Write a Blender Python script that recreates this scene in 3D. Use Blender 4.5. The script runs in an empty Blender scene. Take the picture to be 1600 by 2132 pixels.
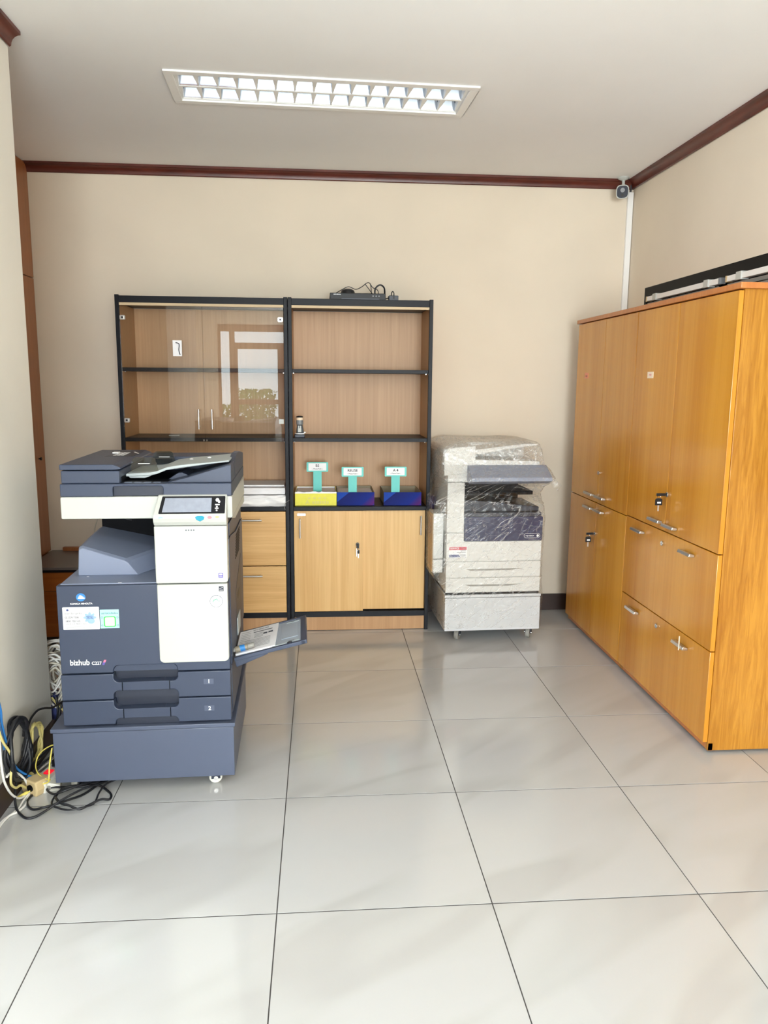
import bpy, bmesh, math, random
from mathutils import Vector, Matrix, noise as mnoise
random.seed(7)
S = bpy.context.scene
COL = S.collection
PI = math.pi
def rad(d): return d * PI / 180.0

# ------------------------------------------------------------------ camera
CAM_H, F_PX, YAW, PITCH, ROLL = 1.4406, 1615.9, 0.08214, 0.16624, 0.0087
cd = bpy.data.cameras.new('camera'); cam = bpy.data.objects.new('camera', cd); COL.objects.link(cam)
fw = Vector((math.sin(YAW) * math.cos(PITCH), math.cos(YAW) * math.cos(PITCH), -math.sin(PITCH)))
r0 = Vector((math.cos(YAW), -math.sin(YAW), 0)); u0 = r0.cross(fw)
rt = math.cos(ROLL) * r0 + math.sin(ROLL) * u0
up = -math.sin(ROLL) * r0 + math.cos(ROLL) * u0
cam.matrix_world = Matrix(((rt.x, up.x, -fw.x, 0), (rt.y, up.y, -fw.y, 0), (rt.z, up.z, -fw.z, CAM_H), (0, 0, 0, 1)))
cd.sensor_fit = 'AUTO'; cd.sensor_width = 36.0; cd.lens = F_PX * 36.0 / 2132.0
cd.clip_start = 0.05
S.camera = cam

# ------------------------------------------------------------------ world, lights, exposure
W = bpy.data.worlds.new('world'); S.world = W; W.use_nodes = True
bg = W.node_tree.nodes['Background']; bg.inputs[0].default_value = (0.86, 0.94, 1.0, 1); bg.inputs[1].default_value = 6.0
def area(name, loc, rot, sx, sy, power, color=(1, 1, 1), spread=180):
    l = bpy.data.lights.new(name, 'AREA'); l.shape = 'RECTANGLE'; l.size = sx; l.size_y = sy
    l.energy = power; l.color = color; l.spread = rad(spread)
    o = bpy.data.objects.new(name, l); COL.objects.link(o); o.location = loc; o.rotation_euler = rot
    return o
# daylight arriving through the glazed front of the room, and the ceiling lamps behind the viewer
area('daylight_window', (0.75, -4.85, 1.45), (rad(128), 0, 0), 2.0, 1.9, 330, (0.90, 0.96, 1.0))
area('daylight_side', (-3.85, -1.4, 1.5), (rad(112), 0, rad(-75)), 2.4, 1.6, 120, (0.92, 0.97, 1.0))  # added fill from an unseen left side, aimed to brighten the right wall
area('ceiling_lamp', (0.05, -1.6, 2.60), (0, 0, 0), 1.2, 0.30, 8, (1.0, 0.98, 0.95))
area('ceiling_lamp', (-2.2, -1.6, 2.60), (0, 0, 0), 1.2, 0.30, 8, (1.0, 0.98, 0.95))
S.view_settings.view_transform = 'Standard'; S.view_settings.look = 'None'
S.view_settings.gamma = 1.0; S.view_settings.use_curve_mapping = False
S.view_settings.exposure = 0.42
S.cycles.max_bounces = 10; S.cycles.diffuse_bounces = 6; S.cycles.glossy_bounces = 5
S.cycles.transparent_max_bounces = 16; S.cycles.transmission_bounces = 6
S.cycles.caustics_reflective = False; S.cycles.caustics_refractive = False
S.cycles.sample_clamp_indirect = 6.0

# ------------------------------------------------------------------ materials
def srgb(r, g, b):
    f = lambda c: (c / 255 / 12.92) if c / 255 <= 0.04045 else ((c / 255 + 0.055) / 1.055) ** 2.4
    return (f(r), f(g), f(b), 1)
def new_mat(name):
    m = bpy.data.materials.new(name); m.use_nodes = True
    nt = m.node_tree; return m, nt, nt.nodes['Principled BSDF']
def N(nt, t, **kw):
    n = nt.nodes.new(t)
    for k, v in kw.items():
        if k.startswith('i_'): n.inputs[k[2:].replace('_', ' ')].default_value = v
        else: setattr(n, k, v)
    return n
def mat(name, c, rough=0.5, metal=0.0, var=0.0, scale=8.0, bump=0.0, bscale=200.0, spec=0.5, emit=0.0, coat=0.0):
    m, nt, b = new_mat(name); L = nt.links
    b.inputs['Base Color'].default_value = c; b.inputs['Roughness'].default_value = rough
    b.inputs['Metallic'].default_value = metal; b.inputs['Specular IOR Level'].default_value = spec
    if coat: b.inputs['Coat Weight'].default_value = coat; b.inputs['Coat Roughness'].default_value = 0.1
    tc = N(nt, 'ShaderNodeTexCoord')
    if var:
        n = N(nt, 'ShaderNodeTexNoise', i_Scale=scale, i_Detail=4.0); L.new(tc.outputs['Object'], n.inputs['Vector'])
        r = N(nt, 'ShaderNodeValToRGB'); r.color_ramp.elements[0].position = 0.3; r.color_ramp.elements[1].position = 0.7
        r.color_ramp.elements[0].color = (*[x * (1 - var) for x in c[:3]], 1); r.color_ramp.elements[1].color = (*[min(1, x * (1 + var)) for x in c[:3]], 1)
        L.new(n.outputs['Fac'], r.inputs[0]); L.new(r.outputs[0], b.inputs['Base Color'])
    if bump:
        n = N(nt, 'ShaderNodeTexNoise', i_Scale=bscale, i_Detail=3.0); L.new(tc.outputs['Object'], n.inputs['Vector'])
        bp = N(nt, 'ShaderNodeBump', i_Strength=bump, i_Distance=0.002); L.new(n.outputs['Fac'], bp.inputs['Height']); L.new(bp.outputs[0], b.inputs['Normal'])
    if emit: b.inputs['Emission Color'].default_value = c; b.inputs['Emission Strength'].default_value = emit
    return m
def wood(name, dark, light, grain=(60, 60, 2.2), broad=(5, 5, 0.5), rough=0.35, bump=0.08, fig=0.0, coat=0.0, mixb=0.45):
    m, nt, b = new_mat(name); L = nt.links
    tc = N(nt, 'ShaderNodeTexCoord'); oi = N(nt, 'ShaderNodeObjectInfo')
    add = N(nt, 'ShaderNodeVectorMath', operation='ADD'); mul = N(nt, 'ShaderNodeMath', operation='MULTIPLY'); mul.inputs[1].default_value = 9.0
    L.new(oi.outputs['Random'], mul.inputs[0]); L.new(tc.outputs['Object'], add.inputs[0]); L.new(mul.outputs[0], add.inputs[1])
    m1 = N(nt, 'ShaderNodeMapping'); m1.inputs['Scale'].default_value = grain; L.new(add.outputs[0], m1.inputs[0])
    m2 = N(nt, 'ShaderNodeMapping'); m2.inputs['Scale'].default_value = broad; L.new(add.outputs[0], m2.inputs[0])
    n1 = N(nt, 'ShaderNodeTexNoise', i_Scale=1.0, i_Detail=6.0, i_Roughness=0.6, i_Distortion=0.4 + fig); L.new(m1.outputs[0], n1.inputs['Vector'])
    n2 = N(nt, 'ShaderNodeTexNoise', i_Scale=1.0, i_Detail=3.0, i_Distortion=0.6 + fig); L.new(m2.outputs[0], n2.inputs['Vector'])
    mx = N(nt, 'ShaderNodeMix'); mx.inputs['Factor'].default_value = mixb
    L.new(n1.outputs['Fac'], mx.inputs['A']); L.new(n2.outputs['Fac'], mx.inputs['B'])
    r = N(nt, 'ShaderNodeValToRGB'); r.color_ramp.elements[0].position = 0.36; r.color_ramp.elements[1].position = 0.62
    r.color_ramp.elements[0].color = dark; r.color_ramp.elements[1].color = light
    L.new(mx.outputs['Result'], r.inputs[0]); L.new(r.outputs[0], b.inputs['Base Color'])
    b.inputs['Roughness'].default_value = rough
    if coat: b.inputs['Coat Weight'].default_value = coat; b.inputs['Coat Roughness'].default_value = 0.12
    bp = N(nt, 'ShaderNodeBump', i_Strength=bump, i_Distance=0.001); L.new(n1.outputs['Fac'], bp.inputs['Height']); L.new(bp.outputs[0], b.inputs['Normal'])
    return m
def schlick(nt, f0=0.045, amp=0.9, normal=None):
    lw = N(nt, 'ShaderNodeLayerWeight'); lw.inputs[0].default_value = 0.5
    if normal is not None: nt.links.new(normal, lw.inputs['Normal'])
    p = N(nt, 'ShaderNodeMath', operation='POWER'); p.inputs[1].default_value = 5.0; nt.links.new(lw.outputs['Facing'], p.inputs[0])
    m = N(nt, 'ShaderNodeMath', operation='MULTIPLY_ADD'); m.inputs[1].default_value = amp; m.inputs[2].default_value = f0; nt.links.new(p.outputs[0], m.inputs[0])
    return m
def glass_mat(name, tint=(0.97, 0.97, 0.965, 1), rough=0.0, ior=1.5):
    m, nt, b = new_mat(name); L = nt.links; nt.nodes.remove(b)
    t = N(nt, 'ShaderNodeBsdfTransparent'); t.inputs[0].default_value = tint
    g = N(nt, 'ShaderNodeBsdfGlossy'); g.inputs['Roughness'].default_value = rough
    fr = schlick(nt)
    mx = N(nt, 'ShaderNodeMixShader'); L.new(fr.outputs[0], mx.inputs[0]); L.new(t.outputs[0], mx.inputs[1]); L.new(g.outputs[0], mx.inputs[2])
    L.new(mx.outputs[0], nt.nodes['Material Output'].inputs[0])
    return m
def tile_mat():
    m, nt, b = new_mat('polished_tile'); L = nt.links
    tc = N(nt, 'ShaderNodeTexCoord'); oi = N(nt, 'ShaderNodeObjectInfo')
    mul = N(nt, 'ShaderNodeMath', operation='MULTIPLY'); mul.inputs[1].default_value = 37.0; L.new(oi.outputs['Random'], mul.inputs[0])
    add = N(nt, 'ShaderNodeVectorMath', operation='ADD'); L.new(tc.outputs['Object'], add.inputs[0]); L.new(mul.outputs[0], add.inputs[1])
    mp = N(nt, 'ShaderNodeMapping', vector_type='TEXTURE'); mp.inputs['Rotation'].default_value = (0, 0, rad(33)); mp.inputs['Scale'].default_value = (1 / 0.8, 1 / 2.8, 1)
    L.new(add.outputs[0], mp.inputs[0])
    n = N(nt, 'ShaderNodeTexNoise', i_Scale=1.6, i_Detail=1.5, i_Distortion=0.7); L.new(mp.outputs[0], n.inputs['Vector'])
    r = N(nt, 'ShaderNodeValToRGB'); e = r.color_ramp.elements
    e[0].position = 0.36; e[0].color = srgb(184, 185, 185); e[1].position = 0.52; e[1].color = srgb(193, 195, 196)
    e.new(0.44).color = srgb(190, 192, 192)
    L.new(n.outputs['Fac'], r.inputs[0]); L.new(r.outputs[0], b.inputs['Base Color'])
    b.inputs['Roughness'].default_value = 0.13; b.inputs['IOR'].default_value = 1.75
    return m
def film_mat():
    m, nt, b = new_mat('stretch_film'); L = nt.links; nt.nodes.remove(b)
    tc = N(nt, 'ShaderNodeTexCoord')
    mp = N(nt, 'ShaderNodeMapping', vector_type='TEXTURE'); mp.inputs['Rotation'].default_value = (0, rad(6), 0); mp.inputs['Scale'].default_value = (1 / 8, 1 / 8, 1 / 70); L.new(tc.outputs['Object'], mp.inputs[0])
    n1 = N(nt, 'ShaderNodeTexNoise', i_Scale=1.0, i_Detail=5.0, i_Distortion=1.2); L.new(mp.outputs[0], n1.inputs['Vector'])
    mp2 = N(nt, 'ShaderNodeMapping', vector_type='TEXTURE'); mp2.inputs['Rotation'].default_value = (0, rad(-36), 0); mp2.inputs['Scale'].default_value = (1 / 8, 1 / 8, 1 / 60); L.new(tc.outputs['Object'], mp2.inputs[0])
    n2 = N(nt, 'ShaderNodeTexNoise', i_Scale=1.0, i_Detail=4.0, i_Distortion=0.8); L.new(mp2.outputs[0], n2.inputs['Vector'])
    ad = N(nt, 'ShaderNodeMath', operation='ADD'); L.new(n1.outputs['Fac'], ad.inputs[0]); L.new(n2.outputs['Fac'], ad.inputs[1])
    bp = N(nt, 'ShaderNodeBump', i_Strength=0.55, i_Distance=0.004); L.new(ad.outputs[0], bp.inputs['Height'])
    t = N(nt, 'ShaderNodeBsdfTransparent'); t.inputs[0].default_value = (0.97, 0.97, 0.96, 1)
    p1 = N(nt, 'ShaderNodeBsdfDiffuse'); p1.inputs[0].default_value = (0.95, 0.95, 0.95, 1)
    p2 = N(nt, 'ShaderNodeBsdfTranslucent'); p2.inputs[0].default_value = (0.95, 0.95, 0.95, 1)
    p = N(nt, 'ShaderNodeMixShader'); p.inputs[0].default_value = 0.35; L.new(p1.outputs[0], p.inputs[1]); L.new(p2.outputs[0], p.inputs[2])
    g = N(nt, 'ShaderNodeBsdfGlossy'); g.inputs['Roughness'].default_value = 0.14; L.new(bp.outputs[0], g.inputs['Normal'])
    fr = schlick(nt, 0.055, 0.6, bp.outputs[0])
    def line(src, a, b, top):
        ab = N(nt, 'ShaderNodeMath', operation='SUBTRACT'); ab.inputs[1].default_value = 0.5; L.new(src.outputs['Fac'], ab.inputs[0])
        ab2 = N(nt, 'ShaderNodeMath', operation='ABSOLUTE'); L.new(ab.outputs[0], ab2.inputs[0])
        mr = N(nt, 'ShaderNodeMapRange'); mr.inputs['From Min'].default_value = a; mr.inputs['From Max'].default_value = b; mr.inputs['To Min'].default_value = top; mr.inputs['To Max'].default_value = 0.0
        L.new(ab2.outputs[0], mr.inputs['Value']); return mr
    def layer(rot, sc, a, b, top, dist):
        m_ = N(nt, 'ShaderNodeMapping', vector_type='TEXTURE'); m_.inputs['Rotation'].default_value = rot; m_.inputs['Scale'].default_value = [1 / q for q in sc]; L.new(tc.outputs['Object'], m_.inputs[0])
        n_ = N(nt, 'ShaderNodeTexNoise', i_Scale=1.0, i_Detail=3.0, i_Distortion=dist); L.new(m_.outputs[0], n_.inputs['Vector'])
        return line(n_, a, b, top)
    l1 = layer((0, rad(8), 0), (3, 3, 18), 0.0, 0.007, 0.34, 0.6); l2 = layer((0, rad(-33), 0), (1.6, 1.6, 10), 0.0, 0.008, 0.46, 0.2); l3 = layer((0, rad(-58), 0), (5, 5, 20), 0.0, 0.008, 0.34, 0.4)
    sz = N(nt, 'ShaderNodeSeparateXYZ'); L.new(tc.outputs['Object'], sz.inputs[0])
    hz = N(nt, 'ShaderNodeMapRange', interpolation_type='SMOOTHSTEP'); hz.inputs['From Min'].default_value = 0.84; hz.inputs['From Max'].default_value = 0.95; hz.inputs['To Min'].default_value = 0.0; hz.inputs['To Max'].default_value = 0.15; L.new(sz.outputs['Z'], hz.inputs['Value'])
    gz = N(nt, 'ShaderNodeTexNoise', i_Scale=80.0, i_Detail=5.0, i_Roughness=0.7); L.new(tc.outputs['Object'], gz.inputs['Vector'])
    gm = N(nt, 'ShaderNodeMapRange'); gm.inputs['From Min'].default_value = 0.42; gm.inputs['From Max'].default_value = 0.66; gm.inputs['To Min'].default_value = 0.3; gm.inputs['To Max'].default_value = 2.6; L.new(gz.outputs['Fac'], gm.inputs['Value'])  # fine white glitter: glints painted into the haze of the upper film
    hm = N(nt, 'ShaderNodeMath', operation='MULTIPLY'); L.new(hz.outputs[0], hm.inputs[0]); L.new(gm.outputs[0], hm.inputs[1])
    acc = hm
    for l_ in (l1, l2, l3):
        a_ = N(nt, 'ShaderNodeMath', operation='MAXIMUM'); L.new(acc.outputs[0], a_.inputs[0]); L.new(l_.outputs[0], a_.inputs[1]); acc = a_
    r = N(nt, 'ShaderNodeClamp'); L.new(acc.outputs[0], r.inputs[0]); r.inputs['Max'].default_value = 0.8
    mx = N(nt, 'ShaderNodeMixShader'); L.new(r.outputs[0], mx.inputs[0]); L.new(t.outputs[0], mx.inputs[1]); L.new(p.outputs[0], mx.inputs[2])
    mx2 = N(nt, 'ShaderNodeMixShader'); L.new(fr.outputs[0], mx2.inputs[0]); L.new(mx.outputs[0], mx2.inputs[1]); L.new(g.outputs[0], mx2.inputs[2])
    L.new(mx2.outputs[0], nt.nodes['Material Output'].inputs[0])
    return m
def ream_mat():
    # printed side of a paper carton: blue with a magenta sweep (flat print)
    m, nt, b = new_mat('printed_carton'); L = nt.links
    tc = N(nt, 'ShaderNodeTexCoord'); sx = N(nt, 'ShaderNodeSeparateXYZ'); L.new(tc.outputs['Object'], sx.inputs[0])
    n = N(nt, 'ShaderNodeTexNoise', i_Scale=6.0, i_Detail=1.0); L.new(tc.outputs['Object'], n.inputs['Vector'])
    mp = N(nt, 'ShaderNodeMapping'); mp.inputs['Rotation'].default_value = (0, rad(-40), 0); L.new(tc.outputs['Object'], mp.inputs[0])
    w = N(nt, 'ShaderNodeTexWave', i_Scale=1.25, i_Distortion=3.0, i_Detail=1.0); w.bands_direction = 'X'; w.wave_profile = 'SAW'; L.new(mp.outputs[0], w.inputs['Vector'])
    w.inputs['Phase Offset'].default_value = 2.1
    r = N(nt, 'ShaderNodeValToRGB'); e = r.color_ramp.elements
    e[0].position = 0.0; e[0].color = srgb(14, 26, 100); e[1].position = 1.0; e[1].color = srgb(28, 72, 170)
    e.new(0.40).color = srgb(14, 40, 134); e.new(0.56).color = srgb(92, 34, 112); e.new(0.60).color = srgb(14, 44, 142)
    L.new(w.outputs['Fac'], r.inputs[0]); L.new(r.outputs[0], b.inputs['Base Color']); b.inputs['Roughness'].default_value = 0.55; b.inputs['Specular IOR Level'].default_value = 0.15
    return m

M = {}
M['wall'] = mat('cream_paint', srgb(225, 213, 194), 0.75, var=0.03, scale=2.5, bump=0.05, bscale=60)
M['ceil'] = mat('ceiling_paint', srgb(243, 243, 242), 0.8, var=0.015, scale=2)
M['column'] = mat('column_paint', srgb(230, 227, 218), 0.7, var=0.03, scale=2.5, bump=0.05, bscale=60)
M['tile'] = tile_mat()
M['grout'] = mat('grout', srgb(74, 72, 72), 0.8, var=0.1, scale=20)
M['cornice'] = wood('cornice_wood', srgb(70, 26, 18), srgb(98, 42, 30), (8, 8, 60), (3, 3, 8), 0.35)
M['basebrown'] = mat('baseboard_brown', srgb(58, 44, 40), 0.4, var=0.1)
M['blackframe'] = mat('black_edge', srgb(17, 19, 26), 0.42, spec=0.2, var=0.1, scale=30)
M['black'] = mat('black_plastic', srgb(16, 17, 22), 0.4, spec=0.3)
M['blackcord'] = mat('black_rubber', srgb(26, 28, 34), 0.45)
M['shelfwood'] = wood('beech_back', srgb(184, 142, 100), srgb(202, 160, 118), (70, 70, 1.6), (4, 4, 0.4), 0.45)
M['sidewood'] = wood('beech_side', srgb(186, 142, 98), srgb(204, 160, 114), (70, 70, 1.6), (4, 4, 0.4), 0.45)
M['doorwood'] = wood('pale_beech_upright', srgb(214, 168, 104), srgb(232, 192, 130), (70, 70, 1.5), (7, 7, 0.5), 0.42, fig=0.3)
M['drawerwood'] = wood('pale_beech_level', srgb(208, 160, 96), srgb(230, 188, 126), (2.0, 60, 75), (0.8, 6, 9), 0.42, fig=0.5)
M['cream'] = mat('cream_strip', srgb(205, 182, 145), 0.5)
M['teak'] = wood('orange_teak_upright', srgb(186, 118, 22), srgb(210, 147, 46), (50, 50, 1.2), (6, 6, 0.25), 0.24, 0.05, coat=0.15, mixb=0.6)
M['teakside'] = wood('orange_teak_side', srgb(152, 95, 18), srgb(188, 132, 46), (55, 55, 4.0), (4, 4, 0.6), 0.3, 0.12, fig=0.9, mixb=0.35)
M['teakedge'] = wood('teak_edge', srgb(176, 104, 48), srgb(196, 124, 66), (60, 60, 2), (5, 5, 0.5), 0.3)
M['oldwood'] = wood('brown_wardrobe', srgb(150, 92, 52), srgb(168, 108, 66), (40, 40, 1.4), (4, 4, 0.4), 0.3)
M['deskwood'] = wood('brown_desk', srgb(136, 74, 26), srgb(164, 96, 40), (2, 40, 40), (1, 5, 5), 0.3)
M['desktop'] = mat('grey_laminate', srgb(108, 102, 100), 0.3, var=0.04)
M['silver'] = mat('brushed_metal', srgb(206, 204, 200), 0.28, 0.9)
M['chrome'] = mat('chrome', srgb(225, 225, 225), 0.12, 1.0)
M['mirror'] = mat('louvre_mirror', srgb(196, 208, 226), 0.10, 1.0)
M['whitemetal'] = mat('white_enamel', srgb(240, 240, 238), 0.35)
M['white'] = mat('white_plastic', srgb(192, 195, 190), 0.38, spec=0.4)
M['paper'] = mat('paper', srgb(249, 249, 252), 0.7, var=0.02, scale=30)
M['paper2'] = mat('wrapped_paper', srgb(247, 247, 248), 0.5, bump=0.3, bscale=25)
M['navy'] = mat('slate_blue_plastic', srgb(54, 64, 86), 0.42, bump=0.05, bscale=900)
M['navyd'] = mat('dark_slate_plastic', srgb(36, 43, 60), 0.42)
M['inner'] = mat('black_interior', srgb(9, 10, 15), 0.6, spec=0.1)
M['cartblue'] = mat('slate_cart', srgb(80, 89, 111), 0.4, var=0.02, bump=0.05, bscale=700)
M['traygrey'] = mat('blue_grey_plastic', srgb(132, 142, 166), 0.5, bump=0.06, bscale=900)
M['traylight'] = mat('pale_grey_plastic', srgb(178, 188, 190), 0.45)
M['plate'] = mat('bypass_plate', srgb(166, 178, 192), 0.35)
M['smoke'] = glass_mat('smoky_plastic', (0.55, 0.58, 0.58, 1), 0.05)
M['glass'] = glass_mat('cabinet_glass')
M['winglass'] = glass_mat('window_glass', (0.96, 0.98, 0.97, 1))
M['darkglass'] = mat('dark_glass', srgb(14, 16, 22), 0.08)
M['screen'] = mat('panel_screen', srgb(148, 155, 170), 0.12, var=0.06, scale=60)
M['teal'] = mat('teal_plastic', srgb(92, 204, 196), 0.4, var=0.04)
M['tealb'] = mat('start_button_blue', srgb(30, 146, 174), 0.2)
M['redb'] = mat('stop_button_red', srgb(226, 120, 130), 0.3)
M['orangeb'] = mat('reset_button_orange', srgb(238, 176, 96), 0.3)
M['yellow'] = mat('yellow_carton', srgb(236, 230, 80), 0.55, var=0.04, scale=40)
M['carton'] = ream_mat()
M['cartonin'] = mat('carton_inside', srgb(150, 140, 118), 0.7, var=0.05)
M['ink'] = mat('print_ink', srgb(40, 44, 60), 0.6)
M['inkgrey'] = mat('print_grey', srgb(84, 92, 104), 0.6)
M['inkwhite'] = mat('print_white', srgb(245, 246, 248), 0.5)
M['inkpale'] = mat('print_pale_yellow', srgb(226, 216, 120), 0.5)
M['inkblue'] = mat('print_blue', srgb(50, 130, 200), 0.5)
M['inkpaleblue'] = mat('print_pale_blue', srgb(150, 182, 224), 0.5)
M['inkgreen'] = mat('print_green', srgb(70, 176, 130), 0.5)
M['green'] = mat('label_green', srgb(70, 200, 90), 0.5)
M['aqua'] = mat('label_aqua', srgb(170, 228, 232), 0.5)
M['palegreen'] = mat('pale_green_print', srgb(206, 230, 196), 0.5)
M['inkred'] = mat('print_red', srgb(206, 74, 92), 0.5)
M['inknavy'] = mat('print_navy', srgb(60, 72, 130), 0.5)
M['inkviolet'] = mat('print_violet', srgb(98, 88, 170), 0.5)
M['inkpink'] = mat('print_pink', srgb(238, 120, 150), 0.5)
M['salmon'] = mat('salmon_note', srgb(244, 158, 124), 0.6)
M['palenote'] = mat('pale_note', srgb(246, 226, 200), 0.6)
M['copwhite'] = mat('ivory_plastic', srgb(222, 222, 219), 0.42, spec=0.4)
M['coppanel'] = mat('blue_violet_panel', srgb(34, 40, 78), 0.35)
M['cabwhite'] = mat('white_cabinet', srgb(212, 215, 219), 0.42)
M['tan'] = mat('tan_panel', srgb(196, 164, 128), 0.5)
M['film'] = film_mat()
M['glassedge'] = mat('glass_edge', srgb(52, 62, 58), 0.2)
M['winblack'] = mat('black_paint', srgb(12, 12, 15), 0.5, spec=0.15)
M['rubber'] = mat('grey_rubber', srgb(150, 148, 142), 0.5)
M['nylon'] = mat('white_nylon', srgb(222, 222, 214), 0.4)
M['whitecord'] = mat('white_cord', srgb(226, 225, 220), 0.45)
M['creamcord'] = mat('cream_cord', srgb(212, 206, 190), 0.5)
M['yellowcord'] = mat('pale_yellow_cord', srgb(216, 202, 132), 0.45)
M['brightyellow'] = mat('yellow_cord', srgb(228, 212, 104), 0.4)
M['bluecord'] = mat('blue_cord', srgb(40, 118, 190), 0.4)
M['beige'] = mat('beige_plastic', srgb(206, 184, 140), 0.45)
M['redlamp'] = mat('red_switch', srgb(230, 20, 44), 0.25, emit=0.6)
M['brownwall'] = wood('brown_frame', srgb(112, 66, 42), srgb(136, 84, 56), (40, 40, 2), (4, 4, 0.5), 0.4)
M['leaf'] = mat('leaf', srgb(140, 178, 96), 0.6, var=0.4, scale=30)
M['ground'] = mat('outside_ground', srgb(170, 168, 160), 0.8, var=0.1)
M['grey'] = mat('mid_grey_plastic', srgb(128, 132, 136), 0.4)
M['lens'] = mat('camera_glass', srgb(46, 54, 70), 0.08)
M['gluebody'] = mat('glue_body', srgb(140, 132, 116), 0.35)

# ------------------------------------------------------------------ mesh builder
class MB:
    def __init__(s): s.v = []; s.f = []; s.mi = []; s.cur = 0
    def face(s, idx): s.f.append(list(idx)); s.mi.append(s.cur)
    def add(s, vs, fs):
        o = len(s.v); s.v += [tuple(p) for p in vs]
        for f in fs: s.face([i + o for i in f])
        return s
    def box(s, x0, x1, y0, y1, z0, z1):
        return s.add([(x0, y0, z0), (x1, y0, z0), (x1, y1, z0), (x0, y1, z0), (x0, y0, z1), (x1, y0, z1), (x1, y1, z1), (x0, y1, z1)],
                     [(0, 3, 2, 1), (4, 5, 6, 7), (0, 1, 5, 4), (1, 2, 6, 5), (2, 3, 7, 6), (3, 0, 4, 7)])
    def prism(s, pts, axis, a, b):
        n = len(pts)
        def mk(p, t):
            return {'x': (t, p[0], p[1]), 'y': (p[0], t, p[1]), 'z': (p[0], p[1], t)}[axis]
        vs = [mk(p, a) for p in pts] + [mk(p, b) for p in pts]
        fs = [tuple(range(n)), tuple(range(2 * n - 1, n - 1, -1))] + [(i, i + n, (i + 1) % n + n, (i + 1) % n) for i in range(n)]
        return s.add(vs, fs)
    def loft(s, rings, caps=True):
        n = len(rings[0]); vs = [p for r in rings for p in r]; fs = []
        for k in range(len(rings) - 1):
            for i in range(n):
                j = (i + 1) % n
                fs.append((k * n + i, k * n + j, (k + 1) * n + j, (k + 1) * n + i))
        if caps: fs += [tuple(range(n - 1, -1, -1)), tuple(range((len(rings) - 1) * n, len(rings) * n))]
        return s.add(vs, fs)
    def cyl(s, p0, p1, r0, r1=None, seg=20):
        r1 = r0 if r1 is None else r1
        p0 = Vector(p0); p1 = Vector(p1); d = (p1 - p0).normalized(); a = d.orthogonal().normalized(); b = d.cross(a)
        rg = lambda p, r: [tuple(p + (a * math.cos(t) + b * math.sin(t)) * r) for t in [2 * PI * i / seg for i in range(seg)]]
        return s.loft([rg(p0, r0), rg(p1, r1)])
    def lathe(s, c, prof, axis='z', seg=28):
        rings = []
        for r, h in prof:
            ring = []
            for i in range(seg):
                t = 2 * PI * i / seg; a, b = max(r, 1e-5) * math.cos(t), max(r, 1e-5) * math.sin(t)
                p = {'z': (a, b, h), 'y': (a, h, b), 'x': (h, a, b)}[axis]
                ring.append((c[0] + p[0], c[1] + p[1], c[2] + p[2]))
            rings.append(ring)
        return s.loft(rings)
    def tube(s, pts, r, seg=8, closed=False, sub=6):
        P = [Vector(p) for p in pts]; n = len(P); Q = []
        def g(i): return P[i % n] if closed else P[max(0, min(n - 1, i))]
        for i in range(n if closed else n - 1):
            a, b, c, d = g(i - 1), g(i), g(i + 1), g(i + 2)
            for k in range(sub):
                t = k / sub
                Q.append(0.5 * ((2 * b) + (c - a) * t + (2 * a - 5 * b + 4 * c - d) * t * t + (3 * b - a - 3 * c + d) * t ** 3))
        if not closed: Q.append(P[-1])
        m = len(Q); rings = []; nrm = None
        for i in range(m):
            d = ((Q[(i + 1) % m] if closed or i < m - 1 else Q[i]) - (Q[i - 1] if closed or i > 0 else Q[i]))
            if d.length < 1e-9: d = Vector((0, 0, 1))
            d.normalize()
            nrm = d.orthogonal() if nrm is None else nrm - d * nrm.dot(d)
            if nrm.length < 1e-6: nrm = d.orthogonal()
            nrm.normalize(); b = d.cross(nrm)
            rings.append([tuple(Q[i] + (nrm * math.cos(t) + b * math.sin(t)) * r) for t in [2 * PI * k / seg for k in range(seg)]])
        if closed: rings.append(rings[0])
        return s.loft(rings, not closed)
    def sphere(s, c, rx, ry, rz, seg=20, rings=12, z0=-1.0, z1=1.0):
        a0, a1 = math.asin(z0), math.asin(z1); R = []
        for k in range(rings + 1):
            a = a0 + (a1 - a0) * k / rings
            R.append([(c[0] + rx * max(1e-4, math.cos(a)) * math.cos(2 * PI * i / seg), c[1] + ry * max(1e-4, math.cos(a)) * math.sin(2 * PI * i / seg), c[2] + rz * math.sin(a)) for i in range(seg)])
        return s.loft(R)
    def mapped(s, other, fn):
        o = len(s.v); s.v += [tuple(fn(p)) for p in other.v]
        for f in other.f: s.face([i + o for i in f])
        return s
    def build(s, name, mats, parent=None, bevel=0.0, bseg=2, smooth=None, ang=35):
        me = bpy.data.meshes.new(name); me.from_pydata(s.v, [], s.f)
        mats = mats if isinstance(mats, (list, tuple)) else [mats]
        for m in mats: me.materials.append(M[m])
        for p, i in zip(me.polygons, s.mi): p.material_index = i
        bm = bmesh.new(); bm.from_mesh(me)
        bmesh.ops.remove_doubles(bm, verts=bm.verts, dist=1e-6)
        bmesh.ops.recalc_face_normals(bm, faces=bm.faces)
        if bevel:
            es = [e for e in bm.edges if len(e.link_faces) == 2 and e.calc_face_angle(0) > rad(40)]
            try: bmesh.ops.bevel(bm, geom=es, offset=bevel, segments=bseg, affect='EDGES', profile=0.5, clamp_overlap=True)
            except Exception: pass
        bm.to_mesh(me); bm.free()
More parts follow.
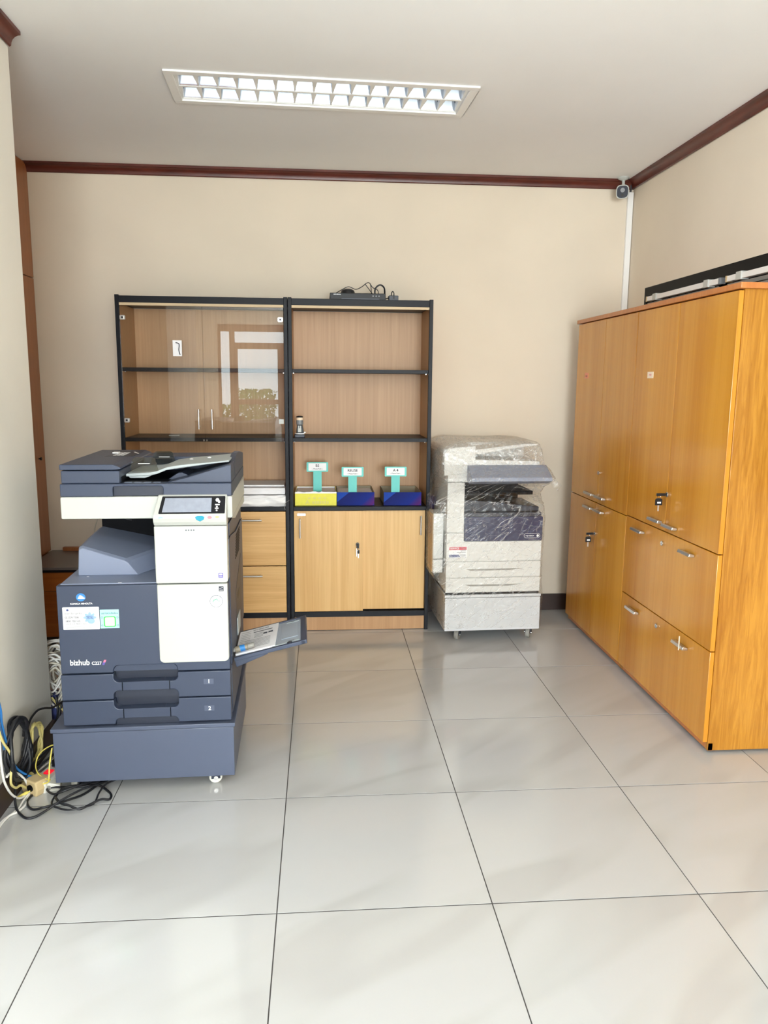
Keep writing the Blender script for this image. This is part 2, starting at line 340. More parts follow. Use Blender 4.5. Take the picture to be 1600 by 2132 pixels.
        if smooth or bevel:
            me.shade_smooth(); me.set_sharp_from_angle(angle=rad(ang))
            if bevel and not smooth:          # only the narrow bevel strips shade smoothly, broad faces stay flat
                vv = me.vertices
                for p in me.polygons:
                    k = list(p.vertices); per = sum((vv[k[i]].co - vv[k[i - 1]].co).length for i in range(len(k)))
                    if 2 * p.area / max(per, 1e-9) > 1.6 * bevel: p.use_smooth = False
        o = bpy.data.objects.new(name, me); COL.objects.link(o)
        if parent is not None: o.parent = parent
        return o
def B(*a): return MB().box(*a)
def rrect(x0, x1, z0, z1, r, seg=5, corners=(1, 1, 1, 1)):
    pts = []
    for (cx, cz, a0, on, px, pz) in ((x1 - r, z0 + r, -90, corners[0], x1, z0), (x1 - r, z1 - r, 0, corners[1], x1, z1), (x0 + r, z1 - r, 90, corners[2], x0, z1), (x0 + r, z0 + r, 180, corners[3], x0, z0)):
        if not on: pts.append((px, pz)); continue
        for k in range(seg + 1):
            a = rad(a0 + 90 * k / seg); pts.append((cx + r * math.cos(a), cz + r * math.sin(a)))
    return pts
def arc(cx, cz, r, a0, a1, n=6): return [(cx + r * math.cos(rad(a0 + (a1 - a0) * k / n)), cz + r * math.sin(rad(a0 + (a1 - a0) * k / n))) for k in range(n + 1)]
def notched(x0, x1, z0, z1, top=None, bot=None, r=0.018):
    p = [(x0, z0)]
    if bot:
        a, b, h = bot; p += [(a, z0)] + arc(a + r, h - r, r, 180, 90) + arc(b - r, h - r, r, 90, 0) + [(b, z0)]
    p += [(x1, z0), (x1, z1)]
    if top:
        a, b, h = top; p += [(b, z1)] + arc(b - r, h + r, r, 0, -90) + arc(a + r, h + r, r, -90, -180) + [(a, z1)]
    return p + [(x0, z1)]
def ell(cx, cz, rx, rz, n=28): return [(cx + rx * math.cos(2 * PI * i / n), cz + rz * math.sin(2 * PI * i / n)) for i in range(n)]
def lettering(text, size, bold=0.0, align='LEFT', spacing=1.0, shear=0.0):
    cu = bpy.data.curves.new('lettering', 'FONT'); cu.body = text; cu.size = size; cu.align_x = align; cu.resolution_u = 3
    cu.offset = bold * size; cu.space_character = spacing; cu.shear = shear
    o = bpy.data.objects.new('lettering', cu); COL.objects.link(o)
    dg = bpy.context.evaluated_depsgraph_get(); dg.update(); ev = o.evaluated_get(dg); me = ev.to_mesh()
    mb = MB(); mb.add([tuple(v.co) for v in me.vertices], [tuple(p.vertices) for p in me.polygons])
    ev.to_mesh_clear(); bpy.data.objects.remove(o); bpy.data.curves.remove(cu)
    return mb
def on_front(mb, x, y, z, tilt=0.0):   # flat print laid on a face that looks towards -y
    out = MB(); c, s = math.cos(tilt), math.sin(tilt)
    return out.mapped(mb, lambda p: (x + p[0] * c - p[1] * s, y - p[2], z + p[0] * s + p[1] * c))
def thing(name, label, cat, loc=(0, 0, 0), rz=0.0, group=None):
    o = bpy.data.objects.new(name, None); COL.objects.link(o); o.location = loc; o.rotation_euler = (0, 0, rz)
    o.empty_display_size = 0.05; o['label'] = label; o['category'] = cat
    if group: o['group'] = group
    return o
def tag(o, label, cat, group=None, kind=None):
    o['label'] = label; o['category'] = cat
    if group: o['group'] = group
    if kind: o['kind'] = kind
    return o
def struct(o): o['kind'] = 'structure'; return o

# ------------------------------------------------------------------ room shell
XL, XR, YF, YB, ZC = -4.0, 1.866, -5.0, 4.744, 2.63
TX, TY, T, GAP = -0.7263, 1.9334, 0.6, 0.0034
fb = MB(); fb.box(XL, XR, 0.73, YB, -0.08, -0.0012); fb.cur = 1; fb.box(XL, XR, YF, 0.73, -0.08, 0.0)
fl = struct(fb.build('floor', ['grout', 'tile']))
for i in range(-2, 5):
    for j in range(-2, 5):
        x0, x1, y0, y1 = TX + i * T + GAP / 2, TX + (i + 1) * T - GAP / 2, TY + j * T + GAP / 2, TY + (j + 1) * T - GAP / 2
        x1 = min(x1, XR - 0.002); y1 = min(y1, YB - 0.002); y0 -= -0.0008; y1 -= 0.0008
        if x1 - x0 < 0.02 or y1 - y0 < 0.02: continue
        t = B(x0, x1, y0, y1, -0.0012, 0.0).build('floor_tile', 'tile', fl)
LX_, LY_, LA = 0.018, 3.513, rad(2.2)
def lrot(x, y): return (LX_ + x * math.cos(LA) - y * math.sin(LA), LY_ + x * math.sin(LA) + y * math.cos(LA))
inner = [lrot(*p) for p in ((-0.604, -0.150), (0.604, -0.150), (0.604, 0.150), (-0.604, 0.150))]
outer = [(XL, YF), (XR, YF), (XR, YB), (XL, YB)]
cm = MB()
vs = [(*p, ZC) for p in outer] + [(*p, ZC) for p in inner] + [(*p, ZC + 0.12) for p in outer] + [(*p, ZC + 0.12) for p in inner]
fs = []
for i in range(4):
    j = (i + 1) % 4
    fs += [(i, j, 4 + j, 4 + i), (8 + i, 12 + i, 12 + j, 8 + j), (i, 8 + i, 8 + j, j), (4 + i, 4 + j, 12 + j, 12 + i)]
cm.add(vs, fs); struct(cm.build('ceiling', 'ceil'))
struct(B(-1.75, XR + 0.1, YB, YB + 0.1, 0, ZC + 0.1).build('wall_back', 'wall'))
# right wall with a recessed black-framed window opening above and behind the cabinets
WY0, WY1, WZ0, WZ1 = 2.30, 4.485, 1.0, 1.985
wr = MB()
wr.box(XR, XR + 0.15, YF, WY0, 0, ZC + 0.1); wr.box(XR, XR + 0.15, WY1, YB, 0, ZC + 0.1)
wr.box(XR, XR + 0.15, WY0, WY1, WZ1, ZC + 0.1); wr.box(XR, XR + 0.15, WY0, WY1, 0, WZ0)
struct(wr.build('wall_right', 'wall'))
w1 = bpy.data.objects.new('window_1', None); COL.objects.link(w1); w1.location = (XR, WY1, WZ0); w1['kind'] = 'structure'
h = WZ1 - WZ0; d = WY0 - WY1
fr = MB(); fr.box(0.0, 0.13, -0.032, 0, 0, h); fr.box(0.0, 0.13, d, -0.032, h - 0.055, h); fr.box(0.0, 0.13, d, d + 0.032, 0, h - 0.055); fr.box(0.0, 0.13, d + 0.032, -0.032, 0, 0.05)
fr.build('window_frame', 'winblack', w1, bevel=0.002)
B(0.11, 0.116, d + 0.03, -0.03, 0.05, h - 0.05).build('pane', 'darkglass', w1)
# column-like left wall whose end face the recess starts behind
struct(B(-2.2, -1.08, 1.7, 3.03, 0, ZC + 0.05).build('wall_left', 'column'))
struct(B(-1.75, -1.66, 3.03, YB, 0, ZC + 0.05).build('wall_recess', 'wall'))
# front wall far behind the viewer, with door, side window and a wide window that let the daylight in
wf = MB()
Y0, Y1 = YF - 0.15, YF
KS = 1.17
def q1(x): return x * KS if x < 0 and x > XL else x
def q2(z): return 1.44 + (z - 1.44) * KS if 0.1 < z < 2.5 else z
def cell(x0, x1, z0, z1): wf.box(q1(x0), q1(x1), Y0, Y1, q2(z0), q2(z1))
cell(XL, -1.5, 0, ZC + .1); cell(-1.5, XR, 2.25, ZC + .1); cell(-0.40, -0.28, 0, 2.25); cell(-1.5, -1.33, 0, 0.86); cell(-0.28, 1.72, 0, 0.45); cell(1.72, XR, 0, 2.25)
struct(wf.build('wall_front', 'wall'))
pl = MB(); pl.box(-2.76, -2.36, YF, YF + 0.06, 0, ZC); pl.box(-3.63, -3.28, YF, YF + 0.06, 0, ZC); struct(pl.build('trim_4', 'brownwall'))
def fbox(mb, a): mb.box(q1(a[0]), q1(a[1]), YF - 0.10, YF - 0.03, q2(a[2]), q2(a[3]))
d1 = MB()
for a in ((-1.33, -1.255, 0, 2.25), (-0.475, -0.40, 0, 2.25), (-1.255, -0.475, 2.15, 2.25), (-1.255, -0.475, 1.90, 1.99), (-1.255, -1.215, 0.72, 1.90), (-0.63, -0.475, 0, 1.90), (-1.215, -0.63, 1.09, 1.165), (-1.255, -0.63, 0, 0.78),
          (-1.48, -1.33, 2.15, 2.25), (-1.5, -1.46, 0.86, 2.25)): fbox(d1, a)
dr = struct(d1.build('door_1', 'brownwall'))
B(q1(-1.46), q1(-0.475), YF - 0.062, YF - 0.057, q2(0.78), q2(2.15)).build('pane', 'winglass', dr)
w2 = MB()
for a in ((-0.28, -0.22, 0.45, 2.25), (1.66, 1.72, 0.45, 2.25), (0.69, 0.75, 0.45, 2.25), (-0.22, 1.66, 0.45, 0.52), (-0.22, 1.66, 2.18, 2.25)): fbox(w2, a)
ww = struct(w2.build('window_2', 'brownwall')); B(q1(-0.22), 1.66, YF - 0.062, YF - 0.057, q2(0.52), q2(2.18)).build('pane', 'winglass', ww)
# far left side of the bigger room
wl = MB(); wl.box(XL - .15, XL, YF, -2.65, 0, ZC + .1); wl.box(XL - .15, XL, -0.15, 3.03, 0, ZC + .1); wl.box(XL - .15, XL, -2.65, -0.15, 0, 0.65); wl.box(XL - .15, XL, -2.65, -0.15, 2.35, ZC + .1)
struct(wl.build('wall_side', 'wall'))
struct(B(XL, -2.2, 2.93, 3.03, 0, ZC + .05).build('wall_partition', 'wall'))
struct(B(-9, 7, -14, YF - 0.16, -0.12, -0.05).build('ground', 'ground'))
hm = MB()
for k in range(8):
    cx = -4.0 + k * 0.9
    for q in range(1500):
        a, b = random.random() * 2 * PI, random.random(); rr = 0.42 * math.sqrt(random.random())
        c = Vector((cx + rr * math.cos(a), -7.2 + rr * math.sin(a), 0.0 + b * (1.25 + 0.35 * math.sin(k * 2.1))))
        u = Vector((random.gauss(0, 1), random.gauss(0, 1), random.gauss(0, 1))).normalized() * 0.06; v = u.orthogonal().normalized() * 0.03
        hm.add([c - u, c + v, c + u, c - v], [(0, 1, 2, 3)])
tag(hm.build('hedge', 'leaf'), 'leafy green hedge outside the front door, mirrored in the bookcase glass', 'hedge', kind='stuff')
# cornices (cove profile), baseboards
def cove(n=5): return [(0, 0)] + [(0.006, -0.05)] + [(0.012 + 0.034 * (1 - math.cos(rad(90 * k / n))), -0.046 + 0.034 * math.sin(rad(90 * k / n))) for k in range(n + 1)] + [(0.046, 0)]
cp = cove()
c = MB(); c.prism([(YB - a, ZC + b) for a, b in cp], 'x', -1.655, XR); struct(c.build('trim_1', 'cornice', smooth=True))
c = MB(); c.prism([(XR - a, ZC + b) for a, b in cp], 'y', YF, YB); struct(c.build('trim_2', 'cornice', smooth=True))
c = MB(); c.prism([(-1.08 + a, ZC + b) for a, b in cp], 'y', 1.7, 3.03); struct(c.build('trim_3', 'cornice', smooth=True))
struct(B(-1.08, -1.066, 1.7, 3.03, 0.0, 0.094).build('baseboard_left', 'basebrown', bevel=0.002))
struct(B(0.63, XR, YB - 0.014, YB, 0.0, 0.105).build('baseboard_back', 'basebrown', bevel=0.002))

# ------------------------------------------------------------------ recessed ceiling light
lt = thing('ceiling_light', 'long white recessed ceiling light with mirrored louvre grid', 'ceiling light', (LX_, LY_, ZC), LA)
f = MB()
ox, oy, ix, iy = 0.632, 0.179, 0.597, 0.145
for a in ((-ox, ox, -oy, -iy), (-ox, ox, iy, oy), (-ox, -ix, -iy, iy), (ix, ox, -iy, iy)): f.box(a[0], a[1], a[2], a[3], -0.008, 0.0)
f.build('trim_frame', 'whitemetal', lt, bevel=0.002)
f = MB(); f.box(-ix, ix, -iy, iy, 0.098, 0.102)
f.box(-ix - .001, -ix + 0.003, -iy, iy, 0, 0.1); f.box(ix - 0.003, ix + .001, -iy, iy, 0, 0.1); f.box(-ix, ix, -iy - .001, -iy + 0.003, 0, 0.1); f.box(-ix, ix, iy - 0.003, iy + .001, 0, 0.1)
f.build('housing', 'whitemetal', lt)
for sgn in (-1, 1):
    prof = []
    c0 = sgn * 0.0715
    n = 10
    top = [(c0 - 0.066 + 0.132 * k / n, 0.004 + 0.06 * (1 - ((k - n / 2) / (n / 2)) ** 4) ** 0.6) for k in range(n + 1)]
    f = MB(); vs = [(-ix + 0.004, p[0], p[1]) for p in top] + [(ix - 0.004, p[0], p[1]) for p in top]
    f.add(vs, [(k, k + 1, n + 2 + k, n + 1 + k) for k in range(n)]); f.build('reflector', 'mirror', lt, smooth=True)
    f = MB(); f.cyl((-ix + 0.02, c0, 0.043), (ix - 0.02, c0, 0.043), 0.013); f.build('tube', 'whitemetal', lt, smooth=True)
    for k in range(16):
        x = -ix + 0.006 + (2 * ix - 0.012) * k / 15
        w0, w1_ = 0.010, 0.002
        fm = MB(); y0, y1 = c0 - 0.066, c0 + 0.066
        fm.prism([(x - 0.011, y0), (x + 0.011, y0), (x + 0.0015, y1), (x - 0.0015, y1)], 'z', 0.001, 0.034)
        fm.build('fin', 'whitemetal', lt)
f = MB(); f.prism([(-0.006, 0.0), (0.006, 0.0), (0.002, 0.055), (-0.002, 0.055)], 'x', -ix + 0.004, ix - 0.004); f.build('spine', 'whitemetal', lt)
f = MB(); f.box(-ix, ix, -iy, -iy + 0.008, -0.001, 0.03); f.box(-ix, ix, iy - 0.008, iy, -0.001, 0.03); f.build('louvre_rail', 'whitemetal', lt)

# ------------------------------------------------------------------ security camera and conduit in the far corner
sc = thing('security_camera', 'white security camera with dark face hanging in the ceiling corner', 'camera', (1.773, 4.670, ZC))
MB().lathe((0, 0, 0), [(0.0, 0), (0.032, 0), (0.034, -0.004), (0.026, -0.010), (0.014, -0.016), (0.0, -0.017)]).build('mount', 'white', sc, smooth=True)
f = MB(); f.tube([(0, 0, -0.012), (0.0, -0.004, -0.03), (-0.004, -0.012, -0.052)], 0.0085, 12); f.build('arm', 'white', sc, smooth=True)
ax = Vector((-0.35, -0.9, -0.22)).normalized(); sx_ = ax.cross(Vector((0, 0, 1))).normalized(); uz = sx_.cross(ax)
c0 = Vector((-0.012, -0.03, -0.086))
def sq(c, r, n=32, e=3.2):
    out = []
    for i in range(n):
        t = 2 * PI * i / n; ca, sa = math.cos(t), math.sin(t)
        out.append(tuple(c + sx_ * (r * abs(ca) ** (2 / e) * (1 if ca >= 0 else -1)) + uz * (r * 1.06 * abs(sa) ** (2 / e) * (1 if sa >= 0 else -1))))
    return out
f = MB(); f.loft([sq(c0 - ax * 0.045, 0.016), sq(c0 - ax * 0.03, 0.028), sq(c0, 0.036), sq(c0 + ax * 0.032, 0.036), sq(c0 + ax * 0.036, 0.034)]); f.build('housing', 'white', sc, smooth=True)
f = MB(); f.loft([sq(c0 + ax * 0.036, 0.031), sq(c0 + ax * 0.038, 0.030)]); fp = f.build('face', 'lens', sc, smooth=True)
f = MB(); q = c0 + uz * 0.009 - sx_ * 0.0; f.cyl(q + ax * 0.037, q + ax * 0.041, 0.013, 0.012); f.build('lens', 'grey', fp, smooth=True)
f = MB(); q = c0 - uz * 0.017; f.cyl(q + ax * 0.037, q + ax * 0.040, 0.007); f.build('sensor', 'black', fp, smooth=True)
cdt = thing('cable_conduit', 'white plastic cable conduit running down the corner below the camera', 'conduit', (1.846, YB, 1.2))
B(-0.017, 0.017, -0.016, 0, 0, 1.365).build('channel', 'whitemetal', cdt, bevel=0.002)
f = MB(); f.box(-0.0165, 0.0165, -0.0185, -0.016, 0, 1.362); f.build('cover', 'whitemetal', cdt, bevel=0.001)
f = MB(); f.tube([(0, -0.008, 1.36), (0.0, -0.012, 1.39), (-0.01, -0.02, 1.42), (-0.03, -0.05, 1.43)], 0.005); f.build('cable', 'blackcord', cdt, smooth=True)

# ------------------------------------------------------------------ wardrobe front in the recess and low desk behind the copier
wd = thing('wardrobe', 'brown wooden built-in wardrobe in the recess behind the left wall', 'wardrobe', (-1.66, 3.9, 0))
B(0.0, 0.012, -0.8, 0.842, 0.0, ZC - 0.004).build('carcass', 'oldwood', wd)
B(0.012, 0.03, -0.79, 0.838, 0.42, 2.004).build('lower_door', 'oldwood', wd, bevel=0.001)
B(0.012, 0.03, -0.79, 0.838, 2.009, ZC - 0.006).build('upper_door', 'oldwood', wd, bevel=0.001)
MB().lathe((0.03, 0.735, 0.983), [(0.004, 0), (0.004, 0.008), (0.009, 0.01), (0.009, 0.016), (0, 0.017)], 'x').build('knob', 'black', wd, smooth=True)
dk = thing('low_desk', 'low brown desk with grey top behind the copier on the left', 'desk', (-1.62, 4.29, 0))
B(0.0, 0.522, -0.012, 0.446, 0.405, 0.420).build('desk_top', 'desktop', dk, bevel=0.001)
B(0.0, 0.522, -0.013, 0.0, 0.392, 0.405).build('edge_strip', 'black', dk)
B(0.005, 0.518, 0.012, 0.440, 0.02, 0.392).build('body', 'deskwood', dk)
B(0.006, 0.517, -0.004, 0.012, 0.285, 0.390).build('drawer_front', 'deskwood', dk, bevel=0.001)
B(0.006, 0.517, -0.004, 0.012, 0.022, 0.282).build('drawer_front', 'deskwood', dk, bevel=0.001)
B(0.03, 0.49, 0.02, 0.43, 0.0, 0.02).build('plinth', 'basebrown', dk)
B(0.07, 0.50, 0.415, 0.446, 0.420, 0.442).build('back_ledge', 'oldwood', dk, bevel=0.001)

# ------------------------------------------------------------------ bookcases against the back wall
SY, SD = 4.376, 0.362      # front plane, depth
def bookcase(name, label, x0, x1, kind):
    w = x1 - x0
    t = thing(name, label, 'bookcase', (x0, SY, 0))
    for nm, a, b in (('post', 0, 0.021), ('post', w - 0.021, w)):
        f = MB(); f.box(a, b, -0.004, 0.016, 0, 1.889); f.build('front_post', 'blackframe', t, bevel=0.002)
    for a, b in ((0.001, 0.019), (w - 0.019, w - 0.001)):
        B(a, b, 0.016, SD, 0.002, 1.845).build('side_panel', 'sidewood', t)
    B(0.019, w - 0.019, SD - 0.008, SD - 0.001, 0.08, 1.845).build('back_panel', 'shelfwood', t)
    B(0.0, w, 0.002, SD, 1.848, 1.884).build('top_board', 'blackframe', t, bevel=0.002)
    B(0.021, w - 0.021, 0.004, 0.02, 1.834, 1.848).build('top_strip', 'cream', t)
    for z0, z1 in ((1.486, 1.506), (1.104, 1.125)):
        f = MB(); f.box(0.02, w - 0.02, 0.012, SD - 0.009, z0, z1); f.build('shelf', 'blackframe', t, bevel=0.001)
        for xx in (0.024, w - 0.030):
            MB().box(xx, xx + 0.006, 0.05, 0.060, z0 - 0.004, z0).build('shelf_pin', 'chrome', t)
    B(0.019, w - 0.019, 0.0, SD - 0.009, 0.712, 0.737).build('counter', 'blackframe', t, bevel=0.003)
    B(0.019, w - 0.019, 0.0, 0.02, 0.084, 0.116).build('bottom_rail', 'blackframe', t, bevel=0.001)
    B(0.019, w - 0.019, 0.02, SD - 0.009, 0.10, 0.116).build('bottom_board', 'blackframe', t)
    B(0.021, w - 0.021, 0.008, 0.024, 0.003, 0.084).build('plinth', 'shelfwood', t)
    return t, w
bl, wl_ = bookcase('glass_bookcase', 'black-edged beech bookcase with two glass doors and drawers below', -1.094, -0.178, 'glass')
half = wl_ / 2
for k, (a, b) in enumerate(((0.022, half - 0.0015), (half + 0.0015, wl_ - 0.022))):
    f = MB(); f.box(a, b, -0.0045, 0.0005, 1.107, 1.832); f.mi = [1, 1, 0, 1, 0, 1]
    g = f.build('glass_door', ['glass', 'glassedge'], bl)
    hx = (half - 0.030) if k == 0 else (half + 0.042)
    f = MB(); f.cyl((hx, -0.030, 1.175), (hx, -0.030, 1.283), 0.005, seg=12)
    f.cyl((hx, -0.030, 1.19), (hx, -0.004, 1.19), 0.004, seg=10); f.cyl((hx, -0.030, 1.268), (hx, -0.004, 1.268), 0.004, seg=10)
    f.build('handle', 'silver', g, smooth=True)
    for hz in ((1.769, 1.221) if k == 0 else (1.769,)):
        hx2 = a + 0.016 if k == 0 else b - 0.016
        f = MB()
        f.prism([(hx2 + p[0] - 0, hz + p[1]) for p in rrect(-0.014, 0.014, -0.012, 0.012, 0.006)], 'y', -0.009, -0.0046); f.prism([(hx2 + p[0], hz + p[1]) for p in rrect(-0.008, 0.008, -0.008, 0.008, 0.004)], 'y', -0.012, -0.009)
        f.box(hx2 - 0.010, hx2 + 0.010, 0.0006, 0.022, hz - 0.010, hz + 0.010)
        f.cur = 1; f.prism([(hx2 + p[0], hz + p[1]) for p in rrect(-0.005, 0.005, -0.005, 0.005, 0.003)], 'y', -0.0128, -0.012)
        f.build('hinge', ['silver', 'black'], g)
    if k == 1:
        B(b - 0.030, b - 0.004, -0.0065, -0.0046, 1.205, 1.230).build('catch_plate', 'white', g)
    B((half - 0.013) if k == 0 else (half + 0.003), (half - 0.003) if k == 0 else (half + 0.013), -0.008, -0.0046, 1.108, 1.118).build('catch', 'chrome', g)
reflection = B(-0.796, -0.748, SY - 0.0075, SY - 0.0055, 1.568, 1.652).build('paper_note', 'paper')  # bright reflection in the glass, painted as a white patch with a dark curl
tag(reflection, 'small white paper note on the left glass door', 'note')
f = MB(); f.tube([(-0.780, SY - 0.0078, 1.640), (-0.762, SY - 0.0078, 1.632), (-0.764, SY - 0.0078, 1.60), (-0.758, SY - 0.0078, 1.575)], 0.0025, 6); f.build('pen_mark', 'ink', reflection)
def bar_handle(parent, x0, x1, y, z, vertical=False):
    f = MB()
    if vertical:
        f.cyl((x0, y - 0.024, z), (x0, y - 0.024, x1), 0.005, seg=12)
        for q in (z + 0.012, x1 - 0.012): f.cyl((x0, y - 0.024, q), (x0, y, q), 0.004, seg=10)
    else:
        f.cyl((x0, y - 0.026, z), (x1, y - 0.026, z), 0.0055, seg=12)
        for q in (x0 + 0.012, x1 - 0.012): f.cyl((q, y - 0.026, z), (q, y, z), 0.0045, seg=10)
    return f.build('handle', 'silver', parent, smooth=True)
for z0, z1, hz in ((0.398, 0.709, 0.664), (0.119, 0.392, 0.341)):
    f = MB(); f.box(0.023, wl_ - 0.023, -0.008, 0.010, z0, z1)
    dr_ = f.build('drawer', 'drawerwood', bl, bevel=0.001)
    bar_handle(dr_, 0.33, 0.76, -0.008, hz)
# small pale items lying on the shelf behind the glass
tag(B(-0.86, -0.80, 4.50, 4.53, 1.1256, 1.133).build('eraser_stick', 'rubber', bevel=0.002), 'small grey stick lying on the shelf behind the left glass door', 'stationery')

br, wr_ = bookcase('open_bookcase', 'black-edged beech bookcase with open shelves and two sliding doors below', -0.176, 0.624, 'open')
sd = B(0.022, 0.417, 0.002, 0.018, 0.118, 0.711).build('sliding_door', 'doorwood', br, bevel=0.001)
bar_handle(sd, 0.056, 0.667, 0.010, 0.556, True)
f = MB(); f.prism(rrect(0.041, 0.088, 0.684, 0.697, 0.003), 'y', 0.0005, 0.002); f.build('name_plate', 'silver', sd)
f = MB(); f.cyl((0.385, 0.002, 0.517), (0.385, -0.016, 0.517), 0.010); f.build('lock', 'grey', sd, smooth=True)
sd2 = B(0.40, wr_ - 0.022, 0.022, 0.038, 0.122, 0.711).build('sliding_door', 'doorwood', br, bevel=0.001)
bar_handle(sd2, 0.752, 0.678, 0.030, 0.567, True)
kb = thing('key_pair', 'black-headed key with a hanging spare in the sliding door lock', 'key', (-0.176 + 0.385, SY - 0.016, 0.517))
f = MB(); f.cyl((0, 0, 0), (0, -0.008, 0), 0.004); f.prism(rrect(-0.007, 0.007, -0.018, 0.008, 0.004), 'y', -0.016, -0.008); f.build('key_head', 'black', kb)
f = MB(); f.tube([(0.008 * math.cos(a), -0.012, -0.022 + 0.008 * math.sin(a)) for a in [2 * PI * k / 10 for k in range(10)]], 0.0012, 6, True, 2); f.build('ring', 'chrome', kb, smooth=True)
f = MB(); f.prism([(p[0] + 0.004, p[1]) for p in rrect(-0.006, 0.006, -0.050, -0.028, 0.004)], 'y', -0.013, -0.009); f.build('spare_head', 'black', kb)
f = MB(); f.box(0.001, 0.006, -0.012, -0.010, -0.075, -0.050); f.box(-0.008, -0.004, -0.012, -0.010, -0.066, -0.028); f.build('blade', 'silver', kb)

# paper cartons on the counter with teal signs
CZ = 0.737
def carton(label, x0, x1, mt, hgt=0.076, y0=4.415, y1=4.700, rough_lip=False):
    t = thing('paper_box', label, 'box', ((x0 + x1) / 2, y0, CZ), 0, 'open paper boxes on the bookcase counter')
    w = (x1 - x0) / 2; d_ = y1 - y0
    f = MB(); f.box(-w, w, 0, 0.003, 0, hgt); f.build('front_side', mt, t)
    f = MB(); f.cur = 0; f.box(-w, -w + 0.003, 0.003, d_, 0, hgt); f.box(w - 0.003, w, 0.003, d_, 0, hgt); f.box(-w, w, d_ - 0.003, d_, 0, hgt); f.box(-w, w, 0.003, d_, 0, 0.003)
    f.build('tray', mt if mt == 'yellow' else 'cartonin', t)
    f = MB()
    f.box(-w + 0.0031, -w + 0.0036, 0.004, d_ - 0.004, 0.004, hgt - 0.001); f.box(w - 0.0036, w - 0.0031, 0.004, d_ - 0.004, 0.004, hgt - 0.001); f.box(-w + 0.004, w - 0.004, d_ - 0.0036, d_ - 0.0031, 0.004, hgt - 0.001)
    f.build('lining', 'paper' if mt == 'yellow' else 'cartonin', t)
    return t, w, d_
def sheets(label, x0, x1, y0, y1, z0, n, mt='paper', slope=0.0, name='paper_sheets'):
    f = MB()
    for k in range(n):
        a = random.uniform(-0.002, 0.002); b = random.uniform(-0.003, 0.003); z = z0 + 0.004 * k
        f.add([(x0 + a, y0 + b, z), (x1 + a, y0 + b, z), (x1 + a, y1 + b, z + slope), (x0 + a, y1 + b, z + slope), (x0 + a, y0 + b, z + 0.0036), (x1 + a, y0 + b, z + 0.0036), (x1 + a, y1 + b, z + slope + 0.0036), (x0 + a, y1 + b, z + slope + 0.0036)],
              [(0, 3, 2, 1), (4, 5, 6, 7), (0, 1, 5, 4), (1, 2, 6, 5), (2, 3, 7, 6), (3, 0, 4, 7)])
    o = f.build(name, mt); tag(o, label, 'paper'); return o
cy, w, d_ = carton('bright yellow open paper box at left of the counter', -0.148, 0.089, 'yellow', 0.074)
f = MB(); pts = [(-w, 0.070)] + [(-w + 2 * w * k / 14, 0.079 + random.uniform(-0.004, 0.003)) for k in range(15)] + [(w, 0.070)]
f.prism(pts, 'y', -0.0012, 0.0); f.build('torn_lip', 'paper', cy)
f = MB(); tx = lettering('A', 0.035, 0.02); f.mapped(on_front(tx, -0.060, -0.0008, 0.008), lambda p: p); tx = lettering('ม', 0.0); 
for k in range(7): f.box(-0.02 + k * 0.014, -0.02 + k * 0.014 + 0.009, -0.0010, -0.0006, 0.010, 0.010 + random.uniform(0.012, 0.02))
for k in range(4): f.box(-0.045 + k * 0.03, -0.045 + k * 0.03 + 0.014, -0.0010, -0.0006, 0.038, 0.048)
f.build('carton_print', 'inkpale', cy)
for k in range(9): pass
c1_, w1b, _ = carton('blue and magenta open paper box in the middle, touching the yellow one', 0.092, 0.307, 'carton', 0.076)
c2_, w2b, _ = carton('blue and magenta open paper box standing alone at right of the counter', 0.361, 0.579, 'carton', 0.076, 4.41, 4.69)
sheets('loose white sheets filling the yellow paper box', -0.140, 0.082, 4.425, 4.690, 0.742, 14, slope=0.004)
sheets('white reuse sheets in the middle blue box', 0.099, 0.300, 4.425, 4.690, 0.742, 15)
sheets('few white sheets lying in the right-hand blue box', 0.368, 0.572, 4.418, 4.680, 0.742, 8)
def sign(label, x, y, z0, ztop, word, lean=0.0):
    t = thing('teal_sign', label, 'sign', (x, y, z0), 0, 'teal signs in the paper boxes')
    H = ztop - z0
    f = MB(); f.box(-0.0245, 0.0245, 0, 0.003, 0, H - 0.050); f.build('stem', 'teal', t)
    f = MB(); f.prism(rrect(-0.063, 0.063, H - 0.056, H, 0.004), 'y', -0.002, 0.003); f.build('plate', 'teal', t)
    f = MB(); f.box(-0.052, 0.052, -0.003, -0.002, H - 0.049, H - 0.006); c_ = f.build('card', 'inkwhite', t)
    f = MB(); f.mapped(on_front(lettering(word, 0.021, 0.015, 'CENTER'), 0, -0.0034, H - 0.027), lambda p: p)
    f.mapped(on_front(lettering('-- Please Push --', 0.010, 0.012, 'CENTER'), 0, -0.0034, H - 0.042), lambda p: p)
    f.build('lettering', 'ink', c_)
    return t
sign('teal sign reading B5 standing in the yellow paper box', -0.020, 4.545, 0.800, 0.973, 'B5')
sign('teal sign reading REUSE standing in the middle blue box', 0.182, 4.436, 0.803, 0.957, 'REUSE')
sign('teal sign reading A 4 standing in the right-hand blue box', 0.430, 4.430, 0.775, 0.959, 'A 4')

